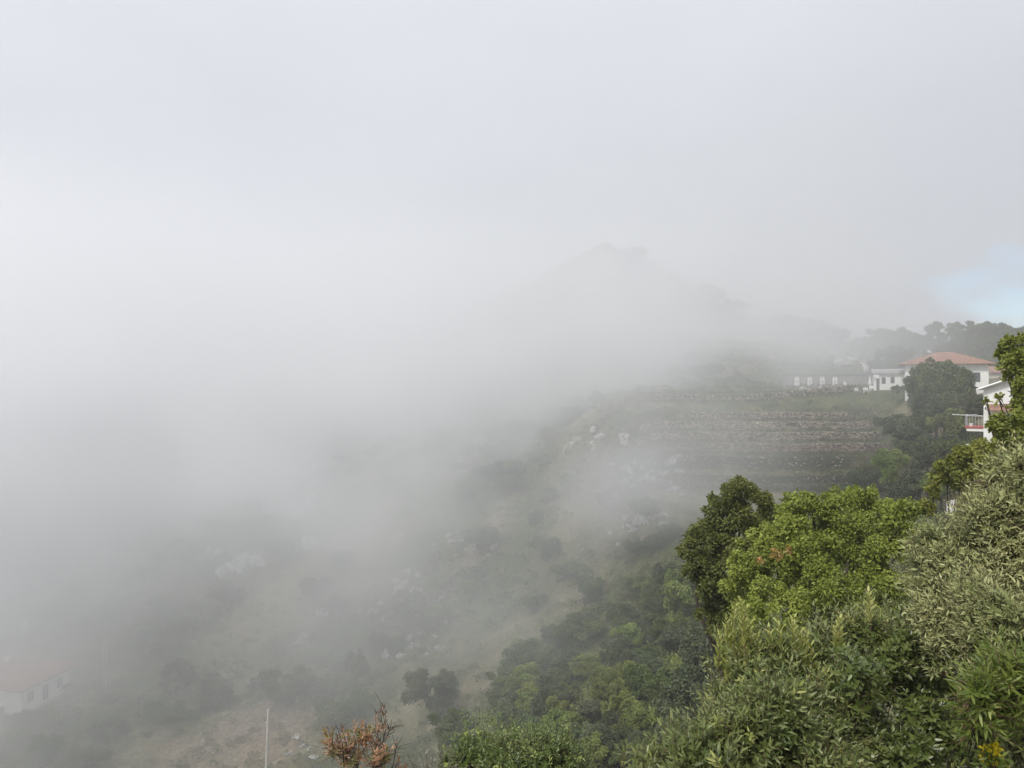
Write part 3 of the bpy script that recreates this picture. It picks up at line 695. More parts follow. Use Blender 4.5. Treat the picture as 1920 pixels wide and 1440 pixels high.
# ------------------------------------------------------------------ trees on the slope (shared crowns)
def ray_ground(px, py, lo=30, hi=320):
    ds = np.linspace(lo, hi, 561); x = (px - 960) / FOC * ds; z = EYE + (720 - py) / FOC * ds
    h = height(x, ds); k = np.where(z < h)[0]
    return (x[k[0]], ds[k[0]]) if len(k) else None
def proto_crown(name, mat, n, leaf, R0=1.0, shape='round', k=12, sub=6):
    """crown of unit radius about the origin, trunk fork below; returns crown and trunk meshes. Height unit = crown radius"""
    c = []; r = []
    for i in range(k):
        d = sphere_dirs(1, 0.35)[0]
        q = d * rng.uniform(0.35, 0.78)
        if shape == 'round': q[2] = q[2] * 0.75
        elif shape == 'tall': q[2] *= 1.25; q[:2] *= 0.8 * (1.15 - 0.3 * q[2])
        elif shape == 'wide': q[2] = abs(q[2]) * 0.55 - .1
        c.append(q); r.append(rng.uniform(0.24, 0.42))
    c = np.array(c); r = np.array(r)
    c2, r2 = subclumps(c, r, sub, 0.40, 0.5)
    LV = Leaves(); clump_leaves(c2, r2, n, leaf, 0.75, 'diamond', 0.7, 0, LV, shell=0.55)
    cr = LV.mesh('crown', [mat])
    tb = MB(); limbs(tb, (0, 0, -1.5), 0, c[::2], r[::2], 0.09, 5, 0.5)
    tb.tube([(0, 0, -4.5), (0.03, 0.02, -3), (0, 0, -1.5)], [0.16, 0.13, 0.11], 7)
    return cr, tb.mesh('trunk', M['bark'], True)
PR = {
    'broad': [proto_crown('broad', M['broad'], 15000, 0.062, shape='round') for _ in range(3)],
    'holm': [proto_crown('holm', M['holm'], 15000, 0.058, shape='round') for _ in range(2)],
    'tall': [proto_crown('tall', M['broad'], 12000, 0.065, shape='tall') for _ in range(2)],
    'wide': [proto_crown('wide', M['holm'], 10000, 0.07, shape='wide') for _ in range(2)],
    'light': [proto_crown('light', M['oak_dark'], 15000, 0.06, shape='round') for _ in range(1)],
}
def slope_tree(px, py, d, rpx, kind, label, group=None, sq=1.0, name='tree', cat='tree', spin=None, fix=False):
    """crown centre seen at (px, py) at depth d, crown radius rpx; the trunk reaches down to the slope"""
    if not fix:
        g = ray_ground(px, py + rpx * sq * 0.75, d * .55, d * 1.9)
        if g: d = g[1] - 0.3 * rpx / FOC * d
    c = at(px, py, d); r = rpx / FOC * d
    cr, tr = PR[kind][rng.integers(len(PR[kind]))]
    gz = H(c[0], c[1])
    t = empty(name, (c[0], c[1], gz)); tag(t, label, cat, group)
    a = rng.uniform(0, 6.28) if spin is None else spin
    hz_ = c[2] - gz
    o = link(bpy.data.objects.new('crown', cr), t); o.location = (0, 0, hz_); o.scale = (r, r, r * sq); o.rotation_euler = (0, 0, a)
    if hz_ > r * 0.6:
        q = link(bpy.data.objects.new('trunk', tr), t); q.location = (0, 0, hz_); q.rotation_euler = (0, 0, a)
        q.scale = (r * .5, r * .5, max(r * sq, (hz_ + .6) / 4.5 if hz_ > 2.2 * r else r * sq))
    return t
T = slope_tree
# right side, in front of the houses
T(1770, 735, 92, 54, 'broad', 'tall leafy tree with bare upper branches in front of the hip-roofed house', sq=1.35, fix=True)
T(1756, 712, 98, 42, 'broad', 'slim misty tree reaching above the eaves of the hip-roofed house', sq=1.25, fix=True)
T(1712, 722, 99, 22, 'tall', 'small misty tree between annex and hip-roofed house', sq=1.3, fix=True)
T(1738, 762, 93, 36, 'broad', 'misty tree low in front of the hip-roofed house', fix=True)
T(1775, 782, 90, 44, 'holm', 'dark tree low in front of the hip-roofed house, nearer the balcony', fix=True)
T(1725, 800, 88, 40, 'broad', 'green tree at the top of the large holm oak', fix=True)
T(1808, 765, 86, 48, 'broad', 'rounded dark tree right of the tall one, beside the balcony', fix=True)
T(1732, 752, 94, 48, 'broad', 'slim misty tree covering the left end of the hip-roofed house', sq=1.3)
T(1742, 705, 98, 24, 'broad', 'misty round tree top in front of the hip roof')
T(1700, 815, 84, 56, 'holm', 'large grey-green holm oak with fine foliage right of the stone terraces', sq=.95, fix=True)
T(1765, 845, 80, 44, 'holm', 'dark holm oak below the tall tree', sq=1.1, fix=True)
T(1672, 875, 74, 44, 'light', 'mid green tree in front of the large grey-green holm oak', fix=True)
T(1748, 868, 72, 50, 'holm', 'dark tree filling the hollow right of the large holm oak', fix=True)
T(1785, 905, 64, 40, 'broad', 'dark tree low behind the light green sapling', fix=True)
T(1630, 900, 72, 38, 'broad', 'green tree at the right end of the grassy terraces')
T(1700, 915, 70, 48, 'holm', 'dark rounded tree just behind the bright green oak', sq=1.0, fix=True)
T(1815, 850, 66, 42, 'broad', 'shadowy tree under the balcony', fix=True)
T(1745, 910, 60, 30, 'light', 'small green tree left of the lower fence panel', fix=True)
T(1775, 805, 82, 50, 'light', 'leafy tree under the tall tree at the level of the balcony', fix=True)
T(1822, 815, 74, 40, 'holm', 'dark tree directly behind the balcony railing')
T(1790, 860, 68, 48, 'broad', 'dark tree behind the white board panel', fix=True)
T(1722, 855, 76, 46, 'broad', 'tree right beside the large grey-green holm oak, nearer the house', fix=True)
T(1590, 925, 74, 24, 'broad', 'low bush at the foot of the grassy terraces', name='bush', cat='bush')
T(1660, 792, 110, 14, 'light', 'small olive-green bush beside the upper terrace wall', name='bush', cat='bush')
for k in range(9):
    x = 60.5 + k * 1.5 + rng.normal() * .3; y = 116.5 - k * .85 + rng.normal() * .3; r = rng.uniform(.7, 1.2)
    o = link(bpy.data.objects.new('bush', PR['broad'][k % 3][0])); o.location = (x, y, EYE - 1.2 + r * .3); o.scale = (r, r, r * .9); o.rotation_euler = (0, 0, k * 1.3)
    tag(o, 'low bush along the foot of the hip-roofed house', 'bush', 'bushes at the foot of the hip-roofed house')
# wooded skyline
for px, py, d, r, k, l in [(1905, 628, 178, 30, 'broad', 'broad skyline tree at the right edge under the blue sky'), (1858, 622, 182, 34, 'broad', 'broad domed skyline tree left of the blue gap'),
        (1805, 626, 186, 36, 'broad', 'misty domed skyline tree above the hip-roofed house'), (1762, 622, 188, 32, 'broad', 'misty skyline tree at the left end of the clear stretch'),
        (1885, 655, 170, 34, 'holm', 'dark tree on the slope under the domed skyline trees'), (1835, 655, 168, 38, 'broad', 'misty tree behind the peak of the hip roof'),
        (1785, 655, 168, 34, 'holm', 'misty tree behind the left slope of the hip roof'), (1735, 650, 170, 34, 'broad', 'fog-veiled tree left of the hip roof'),
        (1910, 680, 150, 34, 'holm', 'dark tree behind the red roof at the right'), (1860, 685, 150, 26, 'broad', 'dark tree between hip roof and red roof'), (1700, 655, 170, 30, 'broad', 'fog-veiled tree above the white annex')]:
    T(px, py, d, r, k, l, sq=.85)
for i in range(34):
    px = rng.uniform(1640, 1960); py = rng.uniform(625, 690)
    T(px, py, 165 + (690 - py) * .35, rng.uniform(20, 32), ['broad', 'holm'][i % 2], 'tree crown within the wooded slope behind the hip-roofed house', 'trees of the wooded slope behind the houses', sq=.85)
k_ = 0
for i in range(46):
    u = rng.uniform(.12, 1); x = 30 + 75 * u; y = 292 - 85 * u - rng.uniform(-6, 22)
    z = H(x, y); r = rng.uniform(3.5, 6.0); px = 960 + x / y * FOC; py = 720 - (z - EYE + r * .6) / y * FOC
    T(px, py, y, r / y * FOC, ['wide', 'broad'][i % 2], 'hazy tree of the wooded ridge fading into the fog', 'trees on the foggy ridge', sq=.9)
# valley side, below
for px, py, d, r, k, sq, l in [
        (1290, 1130, 66, 62, 'light', 1.2, 'grey-green tree in the shade left of the two oaks'), (1262, 1090, 70, 40, 'broad', 1.2, 'small misty tree left of the darker oak'),
        (1320, 1230, 60, 78, 'holm', 1.3, 'deep green tree behind the yellow-tipped shoots'), (1290, 1330, 52, 84, 'holm', 1.2, 'dark tree above the bottom edge left of the bay shrub'),
        (1225, 1290, 58, 56, 'broad', 1.0, 'green tree in the gully below the misty slope'), (1165, 1345, 40, 56, 'light', .9, 'leafy green tree above the two upright bay tips'),
        (1180, 1180, 60, 40, 'broad', .7, 'bushy green tree on the mid slope'), (1100, 1250, 56, 48, 'light', .7, 'low spreading tree right of the pale reeds'),
        (1040, 1290, 55, 40, 'broad', .8, 'round green tree behind the small-leaved shrub'), (1080, 1370, 42, 40, 'light', .9, 'leafy tree at the bottom between the shrubs'),
        (1000, 1330, 50, 44, 'light', .9, 'pale green tree behind the bottom centre shrub'), (960, 1380, 44, 40, 'broad', .9, 'dim green tree at the bottom centre'),
        (815, 1300, 74, 68, 'broad', .9, 'wide dusky tree right of the lone slope tree'), (850, 1380, 66, 58, 'broad', .9, 'dusky tree left of the small-leaved shrub'),
        (668, 1262, 84, 34, 'tall', 1.15, 'lone upright tree standing on the ochre grass slope'), (672, 1325, 80, 42, 'broad', .9, 'dim lower tree under the lone upright tree'),
        (545, 1285, 92, 52, 'broad', .9, 'fog-dimmed round tree left of the lone upright tree'), (330, 1270, 105, 40, 'broad', .9, 'fog-dimmed tree right of the lower houses'),
        (590, 1100, 135, 34, 'broad', .8, 'blurred tree above the white rock cluster'), (530, 1030, 150, 38, 'broad', .8, 'blurred dark tree among the pale crags'),
        (640, 1050, 145, 30, 'holm', .8, 'blurred dark tree right of the pale crags'), (900, 1010, 130, 38, 'broad', .8, 'blurred tree on the slope above the green gully'),
        (1110, 1100, 95, 34, 'broad', .8, 'misty tree left of the reddish bare patch'), (760, 1120, 125, 24, 'broad', .8, 'small misty tree above the ochre patch'),
        (1235, 1010, 100, 26, 'broad', .8, 'misty bush left of the darker oak top'), (430, 1120, 140, 40, 'holm', .8, 'fog-dimmed tree left of the white rock cluster'),
        (1000, 1130, 90, 30, 'broad', .7, 'misty bush in the middle of the slope'), (120, 1290, 100, 18, 'broad', .8, 'faint shrub in front of the lower house'),
        (90, 1400, 92, 40, 'broad', .8, 'faint trees below the lower houses')]:
    T(px, py, d, r, k, l, sq=sq)

for i in range(150):
    px = rng.uniform(940, 1340); py = rng.uniform(1090, 1420)
    if py < 1080 + (1240 - px) * 0.55: continue
    r = rng.uniform(26, 52)
    T(px, py, 60, r, ['broad', 'light', 'holm'][i % 3], 'green tree crown of the thicket in the gully left of the bay shrub', 'trees of the gully thicket', sq=.8)
# scattered bushes over the whole slope
def on_slope(n, x0, x1, y0, y1, dens=None):
    P = []
    while len(P) < n:
        a = rng.uniform(x0, x1, n); b_ = rng.uniform(y0, y1, n)
        ok = np.abs(a) < b_ * 0.72
        if dens is not None: ok &= rng.random(n) < dens(a, b_)
        P += list(zip(a[ok], b_[ok]))
    P = np.array(P[:n]); return P, height(P[:, 0], P[:, 1])
def veg(a, b_):
    v = sstep(-0.02, 0.10, fbm(a / 22, b_ / 22, 4, 40))
    return v * (1 - 0.97 * tweight(a, b_)) * (1 - sstep(50, 56, a) * (1 - sstep(80, 85, a)) * sstep(106, 112, b_) * (1 - sstep(150, 156, b_)))
P_, Zs = on_slope(220, -110, 45, 85, 185, veg)
for (x, y), z in zip(P_, Zs):
    cr, tr = PR[['broad', 'holm', 'light'][rng.integers(3)]][0]
    r = rng.uniform(0.9, 3.3)
    o = link(bpy.data.objects.new('bush', cr)); o.location = (x, y, z + r * .35); o.scale = (r, r, r * rng.uniform(.6, .9)); o.rotation_euler = (0, 0, rng.uniform(0, 6.28))
    tag(o, 'rounded green bush scattered over the misty slope', 'bush', 'bushes scattered over the slope')
# low scrub and grass tufts: uncountable
P_, Zs = on_slope(8500, -115, 95, 48, 200, lambda a, b_: 0.25 + 0.75 * veg(a, b_))
LV = Leaves()
C_s = np.column_stack([P_, Zs + .1]); r_s = rng.uniform(.25, .9, len(P_))
clump_leaves(C_s, r_s, 300000, 0.24, 0.6, 'diamond', 1.2, 0, LV, shell=.5, flat=.7)
sc = link(bpy.data.objects.new('scrub', LV.mesh('scrub', [M['scrub']]))); tag(sc, 'low scrub and rough grass covering the slope', 'scrub', kind='stuff')

def gully(a, b_): return sstep(-8, 10, a + (75 - b_) * .25) * (1 - sstep(32, 42, a)) * sstep(52, 58, b_) * (1 - sstep(88, 104, b_))
P_, Zs = on_slope(2600, -10, 42, 50, 104, gully)
LV = Leaves(); clump_leaves(np.column_stack([P_, Zs + .2]), rng.uniform(.4, 1.3, len(P_)), 130000, 0.17, 0.6, 'diamond', 1.3, 0, LV, shell=.5, flat=.8)
ug = link(bpy.data.objects.new('undergrowth', LV.mesh('undergrowth', [M['oak_dark']]))); tag(ug, 'dense green creepers and undergrowth filling the gully', 'undergrowth', kind='stuff')

# ------------------------------------------------------------------ rocks
def boulder(V, F, c, r, sq, seed):
    me_r = np.random.default_rng(seed)
    base_v = []; n_lat, n_lon = 5, 8
    for i in range(1, n_lat):
        for j in range(n_lon):
            th = math.pi * i / n_lat; ph = 2 * math.pi * j / n_lon + i * .4
            base_v.append((math.sin(th) * math.cos(ph), math.sin(th) * math.sin(ph), math.cos(th)))
    base_v = [(0, 0, 1)] + base_v + [(0, 0, -1)]
    n0 = len(V)
    for v in base_v:
        k = r * me_r.uniform(0.65, 1.2); V.append((c[0] + v[0] * k, c[1] + v[1] * k * .8, c[2] + v[2] * k * sq))
    g = lambda i, j: n0 + 1 + (i - 1) * n_lon + j % n_lon
    for j in range(n_lon):
        F.append((n0, g(1, j), g(1, j + 1))); F.append((g(n_lat - 1, j), n0 + len(base_v) - 1, g(n_lat - 1, j + 1)))
        for i in range(1, n_lat - 1): F.append((g(i, j), g(i + 1, j), g(i + 1, j + 1), g(i, j + 1)))
def outcrop_mesh(seed):
    q = np.random.default_rng(seed); V = []; F = []
    for i in range(q.integers(14, 24)):
        r = q.uniform(.12, .42); x = q.normal() * .5; y = q.normal() * .25
        boulder(V, F, (x, y, q.uniform(-.2, .45) * (1 - abs(x) * .3)), r, q.uniform(.6, 1.5), seed * 100 + i)
    me = bpy.data.meshes.new('rock_outcrop'); me.from_pydata(V, [], F); me.materials.append(M['rock']); me.update(); return me
OUT = [outcrop_mesh(i + 1) for i in range(8)]
def outcrop(x, y, s, label, group=None):
    o = link(bpy.data.objects.new('rock_outcrop', OUT[rng.integers(8)])); o.location = (x, y, H(x, y) + .15 * s)
    o.scale = (s, s, s * rng.uniform(.7, 1.3)); o.rotation_euler = (rng.uniform(-.3, .3), rng.uniform(-.3, .3), rng.uniform(0, 6.28)); tag(o, label, 'rock', group)
for (px, py, n, sp, s, l) in [(615, 1155, 5, 14, 1.3, 'white limestone blocks strung along the top of the ochre patch'), (680, 1160, 6, 22, 1.0, 'white limestone blocks right above the ochre patch'),
        (575, 1200, 6, 16, .9, 'small white blocks at the left end of the ochre patch'), (735, 1235, 4, 10, 1.0, 'white block cluster right of the lone tree'),
        (350, 915, 12, 40, 3.2, 'large pale crag glimmering through the fog'), (240, 890, 8, 32, 3.2, 'faint pale crag farthest left in the fog'), (250, 1000, 6, 22, 2.4, 'faint pale crag under the farthest left one'),
        (570, 960, 7, 26, 2.4, 'pale crag in the fog right of the large one'), (565, 1030, 5, 16, 1.8, 'pale rock ridge among the blurred trees'), (430, 1055, 7, 24, 2.0, 'pale rocks below the large crag'),
        (800, 1130, 12, 38, 1.2, 'grey rocks on the misty mid slope'), (760, 1100, 6, 22, 1.2, 'grey rocks above the ochre patch'), (850, 1040, 8, 40, 1.2, 'grey rocks half hidden in the fog'), (800, 1210, 7, 26, .9, 'scattered blocks right of the ochre patch'),
        (550, 1415, 5, 26, .8, 'white stones near the tall pole'), (1215, 880, 7, 22, 1.2, 'pale rocks at the left end of the grassy terrace'), (1250, 915, 8, 26, 1.0, 'pale rocks beside the darker oak top'),
        (1200, 970, 7, 22, 1.1, 'pale rocks left of the darker oak'), (1170, 1010, 6, 28, .9, 'grey rocks above the green gully'), (1520, 730, 5, 14, 1.3, 'pale rock mound below the arched building'), (1170, 910, 6, 26, 1.0, 'misty rocks on the terraced slope'),
        (1600, 676, 8, 22, 1.6, 'rocky bank behind the arched building'), (1655, 680, 8, 22, 1.4, 'rocky bank left of the hip-roofed house'), (1110, 830, 7, 34, 1.2, 'faint rocks high on the foggy slope')]:
    for i in range(int(n * 1.5)):
        g = ray_ground(px + rng.normal() * sp, py + rng.normal() * sp * .45)
        if g: outcrop(g[0], g[1], (s * (1.0 if s > 1.5 else .68)) * rng.uniform(.4, 1.25), l, l.replace('the ', '') if n > 1 else None)

# ------------------------------------------------------------------ dry stone terrace walls
def stone_wall(pts, h, label, size=0.26, keep=1.0, green=0.0):
    """pts: polyline of the wall foot (x, y, z); height h; one stone per cell"""
    t = empty('terrace_wall', pts[0]); tag(t, label, 'stone wall'); o0 = np.array(pts[0])
    mb = MB(); P = np.array(pts) - o0
    V = []; F = []
    for i, p in enumerate(P):
        for dy, dz in ((0.12, -.4), (0.32, h - .08), (0.9, h - .1)): V.append((p[0], p[1] + dy, p[2] + dz))
    for i in range(len(P) - 1):
        for j in range(2): F.append((i * 3 + j, (i + 1) * 3 + j, (i + 1) * 3 + j + 1, i * 3 + j + 1))
    mb.add(V, F); mb.obj('wall_core', M['core'], t)
    seg = np.r_[0, np.cumsum(np.hypot(np.diff(P[:, 0]), np.diff(P[:, 1])))]
    Vs = []; Qs = []; n = 0
    box = np.array([(x, y, z) for z in (-1, 1) for x, y in ((-1, -1), (1, -1), (1, 1), (-1, 1))], float)
    bq = np.array([(3, 2, 1, 0), (4, 5, 6, 7), (0, 1, 5, 4), (1, 2, 6, 5), (2, 3, 7, 6), (3, 0, 4, 7)])
    rows = max(3, int(h / (size * .72)))
    for rI in range(rows):
        s = rng.uniform(0, size)
        while s < seg[-1]:
            w = size * rng.uniform(.6, 1.5); f = rI / rows
            if rng.random() < keep and fbm(np.array([s / 5.0 + o0[1]]), np.array([f * 1.2]), 3, 71)[0] > -0.16 - (1 - keep):
                q = np.array([np.interp(s + w / 2, seg, P[:, k]) for k in range(3)])
                q = q + [0, 0.13 + 0.2 * f + rng.normal() * .05, h * (rI + .5) / rows + rng.normal() * .03]
                b_ = box * np.array([w * .43, .16, h / rows * .46]) * rng.uniform(.8, 1.08, (8, 3)); a = rng.normal() * .14
                ca, sa = math.cos(a), math.sin(a)
                b_ = np.stack([b_[:, 0] * ca - b_[:, 2] * sa, b_[:, 1], b_[:, 0] * sa + b_[:, 2] * ca], 1)
                Vs.append(b_ + q); Qs.append(bq + n); n += 8
            s += w
    so = link(bpy.data.objects.new('stone', mesh_np('stone', np.concatenate(Vs), quads=np.concatenate(Qs), mat=M['stone'])), t); so['kind'] = 'stuff'
def foot(x0, x1, y, step=1.0):
    xs = np.arange(x0, x1, step); ys = y + warp(xs); zs = height(xs, ys - .35)
    return [(a, b_ - .05, c) for a, b_, c in zip(xs, ys, zs)]
stone_wall(foot(22, 57, 110.0), 1.5, 'lowest bare stone terrace wall above the grassy banks')
stone_wall(foot(19, 57, 113.0), 1.35, 'second stone terrace wall from the bottom', keep=.93)
stone_wall(foot(20, 57, 116.0), 1.4, 'third stone terrace wall from the bottom', keep=.97)
stone_wall(foot(26, 55, 119.0), 1.3, 'topmost stone terrace wall under the green lawn', keep=.88)
stone_wall(foot(24, 60, 126.0), 1.3, 'half overgrown stone wall between lawn and picket of benches'.replace('picket of ', ''), keep=.55)
stone_wall(foot(24, 50, 107.0), 1.9, 'upper grassy terrace bank with few stones', keep=.12)
stone_wall(foot(24, 50, 104.0), 2.1, 'lower grassy terrace bank with few stones', keep=.1)
# grass fringe over terrace edges and banks
LV = Leaves(); n = 26000
xs = rng.uniform(14, 58, n); row = rng.choice([104.0, 107.3, 110.2, 113.2, 116.2, 119.2, 126.2], n, p=[.26, .26, .08, .08, .08, .08, .16]); ys = row + warp(xs) + rng.normal(size=n) * .45
zz = height(xs, ys) + rng.uniform(0, .25, n) + np.where(row < 108, rng.uniform(0, .3, n), 0)
clump_leaves(np.column_stack([xs, ys, zz]), np.full(n, .14), n * 2, .22, .4, 'diamond', 1.5, 0, LV)
gf = link(bpy.data.objects.new('terrace_grass', LV.mesh('terrace_grass', [M['scrub']]))); tag(gf, 'rough grass along the terrace edges', 'grass', kind='stuff')

# ------------------------------------------------------------------ houses
def wall_window(parent, x0, x1, z0, z1, y, name='window', fm='frame', pm='glass', arch=False, mull=True, t=.05):
    """a window in a wall facing -y: frame proud of the wall, pane behind it"""
    f = MB(); w = .07
    if arch:
        zc = z1 - (x1 - x0) / 2; xc = (x0 + x1) / 2; rr = (x1 - x0) / 2
        pts = [(x0, y, z0), (x0, y, zc)] + [(xc - rr * math.cos(a), y, zc + rr * math.sin(a)) for a in np.linspace(.2, math.pi - .2, 8)] + [(x1, y, zc), (x1, y, z0)]
        f.tube(pts, .05, 4)
        if mull: f.box(xc - .03, xc + .03, y - .03, y + .02, z0, z1); f.box(x0, x1, y - .032, y + .018, z0 + (z1 - z0) * .4 - .03, z0 + (z1 - z0) * .4 + .03)
        p = MB(); n = len(pts); V = [(a, y - .01, c) for a, b_, c in pts] + [(a, y + .03, c) for a, b_, c in pts]
        p.add(V, [tuple(range(n - 1, -1, -1)), tuple(range(n, 2 * n))] + [(i, (i + 1) % n, n + (i + 1) % n, n + i) for i in range(n)])
    else:
        f.box(x0 - w, x0, y - t, y + .02, z0 - w, z1 + w).box(x1, x1 + w, y - t, y + .02, z0 - w, z1 + w).box(x0, x1, y - t, y + .02, z0 - w, z0).box(x0, x1, y - t, y + .02, z1, z1 + w)
        if mull: f.box((x0 + x1) / 2 - .025, (x0 + x1) / 2 + .025, y - t * .8, y + .02, z0, z1)
        p = MB().box(x0, x1, y - .012, y + .02, z0, z1)
    fo_ = f.obj(name, M[fm], parent); p.obj('pane', M[pm], fo_); return fo_
def gable_roof(w, d, z, rise, over=.5, th=.16, axis='y', mat='terracotta'):
    """ridge along y (gable faces -y) or along x"""
    mb = MB(); a, b_ = (w, d) if axis == 'y' else (d, w)
    for s_ in (-1, 1):
        k = rise / (a / 2); xo = a / 2 + over; P0 = [(0, z + rise), (s_ * xo, z - k * over), (s_ * xo, z - k * over + th), (0, z + rise + th)]
        V = [(x, y, zz) for y in (-over, b_ + over) for x, zz in P0]
        mb.add(V, [(0, 1, 2, 3), (7, 6, 5, 4), (0, 4, 5, 1), (1, 5, 6, 2), (2, 6, 7, 3), (3, 7, 4, 0)])
    return mb
def hip_roof(w, d, z, rise, over=.7, th=.14):
    mb = MB(); x, y0, y1 = w / 2 + over, -over, d + over; r = w / 2 - d / 2 if w > d else 0
    V = [(-x, y0, z), (x, y0, z), (x, y1, z), (-x, y1, z), (-x, y0, z + th), (x, y0, z + th), (x, y1, z + th), (-x, y1, z + th), (-r - .01, d / 2, z + rise), (r + .01, d / 2, z + rise)]
    mb.add(V, [(3, 2, 1, 0), (0, 1, 5, 4), (1, 2, 6, 5), (2, 3, 7, 6), (3, 0, 4, 7), (4, 5, 9, 8), (5, 6, 9), (6, 7, 8, 9), (7, 4, 8)]); return mb

# white gabled house at the right edge
o = at(1845, 725, 65); h1 = empty('gabled_house', (o[0] + 4.9, 61.6, EYE - 9.5), R(-35)); tag(h1, 'white gabled house with balcony, half hidden by oak leaves at the right edge', 'house')
zt = 9.1; w = MB(); w.add([(-6, 0, 0), (6, 0, 0), (6, 9, 0), (-6, 9, 0), (-6, 0, zt), (6, 0, zt), (6, 9, zt), (-6, 9, zt), (0, 0, zt + 2.4), (0, 9, zt + 2.4)],
    [(0, 1, 5, 8, 4), (3, 7, 9, 6, 2), (0, 4, 7, 3), (1, 2, 6, 5), (3, 2, 1, 0), (4, 8, 9, 7), (5, 6, 9, 8)]); w.obj('wall', M['white'], h1)
gable_roof(12, 9, zt + .02, 2.4, .45, mat='terracotta').obj('roof', M['terracotta'], h1)
vg = MB()
for s_ in (-1, 1): vg.tube([(s_ * 6.5, -.5, zt - .12), (0, -.5, zt + 2.5)], .09, 4)
vg.obj('verge_board', M['frame'], h1)
wall_window(h1, -4.4, -3.3, 4.2, 5.6, 0, fm='red', pm='glass'); wall_window(h1, 1.0, 2.2, 4.2, 5.6, 0, fm='red', pm='glass'); wall_window(h1, -.6, .4, 7.4, 8.6, 0)
MB().add([(-5.6, -1.0, 7.2), (-2.4, -1.0, 7.2), (-2.4, .0, 7.75), (-5.6, .0, 7.75), (-5.6, -1.0, 7.1), (-2.4, -1.0, 7.1), (-2.4, .0, 7.6), (-5.6, .0, 7.6)], [(0, 1, 2, 3), (7, 6, 5, 4), (0, 4, 5, 1), (1, 5, 6, 2), (3, 7, 4, 0)]) and None
cn = MB(); cn.add([(-5.7, -1.0, 7.25), (-3.0, -1.0, 7.25), (-3.0, -.01, 7.75), (-5.7, -.01, 7.75), (-5.7, -1.0, 7.13), (-3.0, -1.0, 7.13), (-3.0, -.01, 7.6), (-5.7, -.01, 7.6)],
    [(0, 1, 2, 3), (7, 6, 5, 4), (0, 4, 5, 1), (1, 5, 6, 2), (2, 6, 7, 3), (3, 7, 4, 0)]); cn.obj('door_canopy', M['terracotta'], h1)
bz = 5.55
bs = MB().box(-7.45, -6.003, .3, 3.2, bz, bz + .16).obj('balcony', M['red'], h1)
MB().box(-7.3, -6.003, .35, 3.1, bz - .25, bz - .004).obj('balcony_base', M['white'], bs)
for i in range(9):
    MB().tube([(-7.38, .36 + i * .34, bz + .16), (-7.38, .36 + i * .34, bz + 1.1)], .02, 5).obj('baluster', M['metal'], bs)
for i in range(5):
    MB().tube([(-7.1 + i * .24, .36, bz + .16), (-7.1 + i * .24, .36, bz + 1.1)], .02, 5).obj('baluster', M['metal'], bs)
MB().tube([(-7.38, 3.1, bz + 1.12), (-7.38, .36, bz + 1.12), (-6.02, .36, bz + 1.12)], .035, 5).obj('handrail', M['frame'], bs)
ln = MB().tube([(-8.4, .3, bz + 1.2), (-7.3, .3, bz + 1.16), (-6.5, .3, bz + 1.22)], .03, 4); ln.tube([(-8.35, .3, bz + 1.2), (-8.35, 1.6, bz + 1.2)], .02, 4); ln.obj('drying_rack', M['frame'], bs)
o_ = h1.location; pot = MB().tube([(0, 0, 0), (0, 0, .28)], [.13, .19], 10).obj('flower_pot', M['white']); 
pot.location = Matrix.Translation(h1.location) @ Matrix.Rotation(R(-35), 4, 'Z') @ Vector((-6.95, .75, bz + .16)); tag(pot, 'white flower pot standing on the red balcony', 'pot')

# hip-roofed house
h2 = empty('hip_roofed_house', (67.2, 114.5, EYE - 1.6), R(-28)); tag(h2, 'white house with a wide terracotta hip roof behind the tall tree', 'house')
MB().box(-5.6, 5.6, 0, 9, -2.2, 4.6).obj('wall', M['white'], h2)
hip_roof(11.2, 9, 4.62, 2.1, .9).obj('roof', M['terracotta'], h2)
for a in (-4.2, -1.6, 1.2, 4.0): wall_window(h2, a - .45, a + .45, 2.0, 3.3, 0, fm='shutter')
h2b = empty('red_roofed_house', (88.0, 136, EYE - 2.0), R(-34)); tag(h2b, 'small beige house with a red roof behind the white gable', 'house')
MB().box(-3.4, 3.4, 0, 6, 0, 4.0).obj('wall', M['cream'], h2b); hip_roof(6.8, 6, 4.02, 1.3, .5).obj('roof', M['terracotta'], h2b)
wall_window(h2b, -1.9, -1.1, 2, 3.2, 0)
# low annex
h3 = empty('annex', at(1672, 727, 124), R(-24)); h3.location.z = EYE - 1.1; tag(h3, 'low white annex with two small windows left of the hip-roofed house', 'house')
MB().box(-2.7, 3.2, 0, 5, 0, 2.75).obj('wall', M['white'], h3)
r_ = MB(); r_.add([(-3.0, -.4, 2.78), (3.4, -.4, 2.78), (3.4, 5.3, 3.6), (-3.0, 5.3, 3.6), (-3.0, -.4, 2.93), (3.4, -.4, 2.93), (3.4, 5.3, 3.75), (-3.0, 5.3, 3.75)], [(3, 2, 1, 0), (4, 5, 6, 7), (0, 1, 5, 4), (1, 2, 6, 5), (2, 3, 7, 6), (3, 0, 4, 7)]); r_.obj('roof', M['roofgrey'], h3)
wall_window(h3, -1.45, -1.0, 1.2, 2.15, 0, fm='shutter', pm='shutter', mull=False); wall_window(h3, -.1, .35, 1.3, 2.2, 0, fm='shutter', pm='shutter', mull=False)
dr = MB().box(-2.3, -1.85, -.03, .02, .02, 1.95).obj('door', M['shutter'], h3); MB().box(-2.0, -1.95, -.08, -.03, .95, 1.05).obj('handle', M['metal'], dr)
